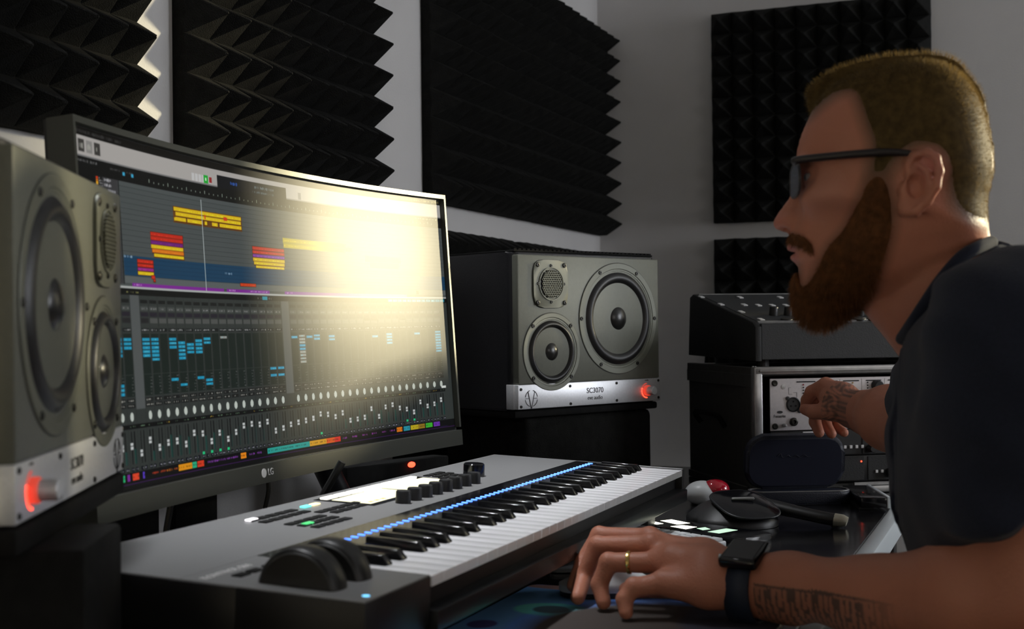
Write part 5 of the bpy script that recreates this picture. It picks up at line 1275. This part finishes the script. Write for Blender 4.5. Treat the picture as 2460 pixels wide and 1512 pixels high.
def strands(V, Q, n, length, dirf, width, name):
    A = V[Q]; nrm = np.cross(A[:, 2]-A[:, 0], A[:, 3]-A[:, 1]); ar = np.linalg.norm(nrm, axis=1); nrm = nrm/np.maximum(ar, 1e-12)[:, None]
    pr = ar/ar.sum(); k = rng.choice(len(Q), n, p=pr); a, b = rng.random((n, 1)), rng.random((n, 1))
    P = A[k, 0]*(1-a)*(1-b)+A[k, 1]*a*(1-b)+A[k, 2]*a*b+A[k, 3]*(1-a)*b; N_ = nrm[k]
    P = P-N_*.0006
    d, Ln = dirf(P, N_); d = d+rng.normal(0, .20, d.shape); d /= np.linalg.norm(d, axis=1)[:, None]; Ln = Ln*rng.uniform(.65, 1.15, n)
    side = np.cross(d, rng.normal(size=d.shape)); side /= np.linalg.norm(side, axis=1)[:, None]
    wd = width*rng.uniform(.7, 1.3, n)[:, None]; bend = rng.normal(0, .12, d.shape)
    p0, p1, p2 = P, P+d*(Ln*.5)[:, None], P+(d+bend*.6)*Ln[:, None]
    VV = np.stack([p0-side*wd, p0+side*wd, p1+side*wd*.8, p1-side*wd*.8, p2], 1).reshape(-1, 3)
    i = np.arange(n)*5; T3 = np.concatenate([np.stack([i, i+1, i+2], 1), np.stack([i, i+2, i+3], 1), np.stack([i+3, i+2, i+4], 1)])
    return VV, T3
def hairmat(name, c1, c2, tr=.45):
    m = mat(name, c1, .6, spec=.15); nt = m.node_tree; b = nt.nodes['Principled BSDF']
    tl_ = nt.nodes.new('ShaderNodeBsdfTranslucent'); mx = nt.nodes.new('ShaderNodeMixShader'); mx.inputs[0].default_value = tr
    n = nt.nodes.new('ShaderNodeTexNoise'); n.inputs['Scale'].default_value = 130; tc = nt.nodes.new('ShaderNodeTexCoord'); nt.links.new(tc.outputs['Object'], n.inputs[0])
    cr = nt.nodes.new('ShaderNodeMix'); cr.data_type = 'RGBA'; cr.inputs[6].default_value = (*c1, 1); cr.inputs[7].default_value = (*c2, 1); nt.links.new(n.outputs['Fac'], cr.inputs[0])
    nt.links.new(cr.outputs[2], b.inputs['Base Color']); nt.links.new(cr.outputs[2], tl_.inputs[0])
    out = nt.nodes['Material Output']; nt.links.new(b.outputs[0], mx.inputs[1]); nt.links.new(tl_.outputs[0], mx.inputs[2]); nt.links.new(mx.outputs[0], out.inputs[0]); return m
M['hair'] = hairmat('fair_hair', (.060, .040, .018), (.30, .20, .075), .5); M['beard'] = hairmat('red_beard', (.095, .042, .018), (.34, .14, .05), .45)
lo2, hi2 = bbox([at(1850, 90, HD), at(2430, 800, HD)], .10)
def joined(name, vol, n, dirf, width, m):
    V, Q = nets(vol, lo2, hi2, .0026, 4); V = relax(V, Q, 1, .4)
    VV, T3 = strands(V, Q, n, 0, dirf, width, name)
    me = bpy.data.meshes.new(name); allV = np.concatenate([V, VV]).astype(np.float32); tris = np.concatenate([Q[:, [0, 1, 2]], Q[:, [0, 2, 3]], T3+len(V)]).astype(np.int32)
    me = fastmesh(name, allV, tris); return onperson(link(name, me, m, None, True))
def hdir(P, N_):
    s, t, w = tolocal(P); _, t_top = st(2000, 158); _, t_ear = st(2000, 380); q = np.clip((t-t_ear)/(t_top-t_ear), 0, 1)
    d = N_*(.55+.6*q[:, None])+e_t*(-.75*(1-q[:, None])+.25*q[:, None])-e_s*(.25*q[:, None]); L_ = .0028+.0045*q**2
    return d, L_
def bdir(P, N_):
    s, t, w = tolocal(P); _, tj = st(2000, 600); _, tb = st(2000, 780); q = np.clip((tj-t)/(tj-tb), 0, 1)
    d = N_*.55-e_t*(.9+.3*q[:, None])-e_s*.15; return d, .005+.007*q
joined('hair', hair_volume, 64000, hdir, .00013, M['hair'])
joined('beard', beard_volume, 30000, bdir, .00018, M['beard'])

# shirt
rs_ = np.random.default_rng(5)
fold = [(rs_.normal(size=3), rs_.uniform(0, 6), a) for a in (.0022, .0018, .0015, .0012, .001, .001)]
def shirt(P):
    F = torso(P)-.003
    sl = chain(P, [shL+np.array([0, 0, .012]), at(2460, 1020, 1.085), at(2472, 1215, 1.08)], [.078, .074, .070], .03)
    # near sleeve ends in a slanting hem
    hn = -Uv*.90-Rv*-.42; hn = hn/np.linalg.norm(hn); sl = smax(sl, (P-at(2400, 1213, 1.08))@hn, .006)
    sr = chain(P, [shR+np.array([0, 0, .008]), shR+(elR-shR)*.72], [.074, .066], .03); ax_ = (elR-shR)/np.linalg.norm(elR-shR); sr = smax(sr, (P-(shR+(elR-shR)*.68))@ax_, .006)
    F = smin(F, sl, .05); F = smin(F, sr, .05)
    F = smax(F, -(chain(P, nk, [.0600, .0630, .060], .01)), .004)
    sh_, th_, w_ = tolocal(P)
    dp = 0
    for dr, ph, am in fold: dr = dr/np.linalg.norm(dr); dp = dp+am*np.sin(P@dr*48+ph+1.6*np.sin(P@np.roll(dr, 1)*23))
    fan = np.sin((P@e_t)*95+(P@e_s)*60+np.sin((P@e_w)*30)*1.5)*.0016
    return F+dp+fan
lo3, hi3 = bbox([at(2140, 560, 1.27), at(2820, 1900, 1.27), shL, shR, elL+np.array([0, 0, .1]), shR+(elR-shR)*.7], .095); lo3[2] = max(lo3[2], .50)
def shirt_cut(P): return smax(shirt(P), .53-P[:, 2], .01)
V, Q = nets(shirt_cut, lo3, hi3, .0035, 4); V = relax(V, Q, 1, .4); print('shirt', len(V))
M['shirt'] = mat('navy_cotton', (.014, .018, .036), .85, spec=.25, noise=.12, scale=300, bump=.5, bscale=900, sheen=.12)
onperson(link('shirt', fastmesh('shirt', V, Q), M['shirt'], None, True))
# collar band along the neck opening
cpts = [(2379, 585, .020), (2340, 603, .052), (2300, 628, .062), (2255, 680, .065), (2218, 735, .060), (2190, 778, .046), (2166, 815, .012)]
cw_ = []
for u, v, o_ in cpts:
    L_ = loc(u, v, o_); cw_.append(hc+e_s*L_[0]+e_t*L_[1]+e_w*L_[2])
onperson(MB().tube(smoothpts(cw_, 6), .0062, 10).build('collar', M['shirt'], None, smooth=True, sharp=180))
# trousers, seat and shoes under the desk
hp = at(2560, 1800, 1.27); hp[2] = .56; fwd = -e_s
M['denim'] = mat('dark_denim', (.02, .025, .04), .85, noise=.2, scale=200)
def pants(P):
    F = ell(P, hp, (.19, .19, .11))
    for sg_ in (1, -1):
        a_ = hp+e_w*.10*sg_; k_ = a_+fwd*.44+np.array([0, 0, .0])+e_w*.04*sg_; f_ = k_+fwd*-.04; f_ = np.array([f_[0], f_[1], .09])
        F = smin(F, cone(P, a_, k_, .085, .062), .05); F = smin(F, cone(P, k_, f_, .060, .045), .03)
    return F
pl_, ph_ = bbox([hp, hp+fwd*.46+e_w*.15, hp+fwd*.46-e_w*.15, hp-fwd*.18], .16); pl_[2] = .03; ph_[2] = .70
V, Q = nets(pants, pl_, ph_, .010, 3); onperson(link('trousers', fastmesh('trousers', V, Q), M['denim'], None, True))
for sg_ in (1, -1):
    f_ = hp+e_w*.14*sg_+fwd*.40; f_[2] = .04
    Vs, Qs = nets(lambda P: np.maximum(smin(cone(P, f_-fwd*.06, f_+fwd*.14, .040, .034), cone(P, f_-fwd*.03, f_-fwd*.02+np.array([0, 0, .06]), .038, .036), .03), .004-P[:, 2]), f_-.24, f_+np.array([.24, .24, .14]), .008, 3)
    onperson(link('shoe', fastmesh('shoe', Vs, Qs), M['rubber'], None, True))
t = thing('office_chair', 'dark office chair the man sits on, mostly out of the picture', 'chair', frame((hp[0], hp[1], 0), -e_s, -e_w, (0, 0, 1)))
box('seat', M['blackmatte'], t, -.24, .24, -.24, .24, .375, .445, .03, 3)
box('backrest', M['blackmatte'], t, -.36, -.31, -.20, .20, .62, .95, .02, 3)
MB().tube([(-.12, 0, .37), (-.30, 0, .39), (-.335, 0, .50), (-.335, 0, .66)], .014, 10).build('back_bar', M['satin'], t, smooth=True)
MB().lathe([(.03, .06), (.03, .37), (0, .37)], 20, 'z').build('gas_column', M['satin'], t, smooth=True)
for k in range(5):
    q = R_(72*k+20); lg_ = MB().tube([(0, 0, .085), (.26*math.cos(q), .26*math.sin(q), .065)], [.022, .015], 10).build('leg', M['satin'], t, smooth=True)
    MB().lathe([(.0, -.011), (.026, -.011), (.026, .011), (0, .011)], 18, c=(.26*math.cos(q), .26*math.sin(q), .0265)).build('castor', M['rubber'], lg_, smooth=True)
# ------------------------------------------------------------------ glasses, watch, ring
def hp_(u, v, w): L_ = loc(u, v, w); return hc+e_s*L_[0]+e_t*L_[1]+e_w*L_[2]
M['frameblack'] = mat('dark_glasses_frame', (.022, .018, .020), .3)
def lensmat():
    m = bpy.data.materials.new('spectacle_lens'); m.use_nodes = True; b = m.node_tree.nodes['Principled BSDF']
    b.inputs['Base Color'].default_value = (.42, .46, .56, 1); b.inputs['Roughness'].default_value = .05; b.inputs['Transmission Weight'].default_value = .55; b.inputs['IOR'].default_value = 1.3; return m  # part-opaque blue-grey colour stands in for reflections on the lens
M['lens'] = lensmat()
t = thing('eyeglasses', 'dark-framed eyeglasses worn by the man, seen from the side', 'glasses', Matrix.Translation(Vector(hp_(1915, 430, 0))))
TI = t.matrix_world.inverted()
for sg_ in (1, -1):
    tube_ = [hp_(2205, 402, .079*sg_), hp_(2185, 393, .078*sg_), hp_(2120, 390, .077*sg_), hp_(2020, 396, .073*sg_), hp_(1930, 404, .068*sg_), hp_(1922, 407, .064*sg_)]
    V_ = smoothpts(tube_, 5); n_ = len(V_)
    mb = MB(); mb.tube(V_, [.0018+.0020*min(1, k/10) for k in range(n_)], 8); mb.build('temple', M['frameblack'], t, smooth=True, M4=TI, sharp=180)
    # lens: rounded outline wrapping back towards the hinge
    c_ = np.array([(1903, 440, .012), ]); out = []
    for k in range(28):
        q = 2*math.pi*k/28; cx = abs(math.cos(q))**.75*math.copysign(1, math.cos(q)); cz = abs(math.sin(q))**.75*math.copysign(1, math.sin(q))
        wv = .037+.0265*cx; vz = 444-39*cz; uu = 1901+(wv-.010)/.054*32
        out.append(hp_(uu, vz, wv*sg_))
    mb = MB(); mb.tube(out+[out[0]], .0014 , 8, cap=False); r_ = mb.build('rim', M['frameblack'], t, smooth=True, M4=TI, sharp=180)
    b = bmesh.new(); o2 = [np.array(o)+e_s*.0004 for o in out]; vs = [b.verts.new(Vector(o)-Vector(e_s)*.0008) for o in o2]; vb = [b.verts.new(Vector(o)+Vector(e_s)*.0008) for o in o2]
    b.faces.new(vs); b.faces.new(vb[::-1])
    for k in range(28): b.faces.new((vs[k], vb[k], vb[(k+1) % 28], vs[(k+1) % 28]))
    bmesh.ops.recalc_face_normals(b, faces=b.faces[:]); me = bpy.data.meshes.new('lens'); b.to_mesh(me); b.free(); link('lens', me, M['lens'], t, False, TI)
MB().tube(smoothpts([hp_(1904, 432, .011), hp_(1902, 428, 0), hp_(1904, 432, -.011)], 5), .0018, 8).build('bridge', M['frameblack'], t, smooth=True, M4=TI, sharp=180)

# watch: case on the back of the wrist, navy band round it
wc = at(1798, 1410, 1.268); ax_ = at(1900, 1405, 1.245)-at(1720, 1385, 1.285); ax_ /= np.linalg.norm(ax_)
upv = np.array([0, 0, 1.])+e_w*.35; upv -= ax_*(upv@ax_); upv /= np.linalg.norm(upv); sd_ = np.cross(upv, ax_)
WF = frame(wc, ax_, sd_, upv)
t = thing('smartwatch', 'black square-faced watch with navy band on the man\'s left wrist', 'watch', WF)
rad = .0335
caseb = MB().box(-.0195, .0195, -.0225, .0225, rad-.004, rad+.0075, .0042, 3).build('case', M['blackgloss'], t, smooth=True)
box('display', mat('watch_glass', (.02, .02, .021), .25), caseb, -.0155, .0155, -.0185, .0185, rad+.0074, rad+.0079, .0002, 1)
MB().lathe([(.0032, 0), (.003, .0022), (0, .0026)], 16, 'x', c=(-.0195-.0024, -.010, rad+.002)).build('crown', M['alu'], t, smooth=True)
b = bmesh.new(); n_ = 40; rows = []
for k in range(n_):
    q = 2*math.pi*k/n_; ww = .0125-.0015*math.cos(q); r1, r2 = rad-.0022, rad+.0008
    rows.append([b.verts.new((x, r*math.sin(q)*1.0, r*math.cos(q)*(1.0 if math.cos(q) > 0 else 1.06))) for x, r in ((-ww, r1), (-ww, r2), (ww, r2), (ww, r1))])
for k in range(n_):
    A_, B_ = rows[k], rows[(k+1) % n_]
    for j in range(4): b.faces.new((A_[j], A_[(j+1) % 4], B_[(j+1) % 4], B_[j]))
bmesh.ops.recalc_face_normals(b, faces=b.faces[:]); me = bpy.data.meshes.new('band'); b.to_mesh(me); b.free(); link('band', me, mat('navy_band', (.012, .020, .042), .6), t, True)
# ring on the ring finger
a_, b_ = at(*LH['ring'][0][1]), at(*LH['ring'][0][2]); c_ = a_+(b_-a_)*.58; ax_ = (b_-a_)/np.linalg.norm(b_-a_); up_ = np.cross(ax_, (0, 1, 0)); up_ /= np.linalg.norm(up_)
o = MB().lathe([(.0106, -.0022), (.0116, -.0018), (.0119, 0), (.0116, .0018), (.0106, .0022)], 40, 'x', close=True).build('finger_ring', M['gold'], None, smooth=True, M4=frame(c_, ax_, np.cross(up_, ax_), up_))
tag(o, 'gold band on the ring finger of the man\'s left hand', 'ring')
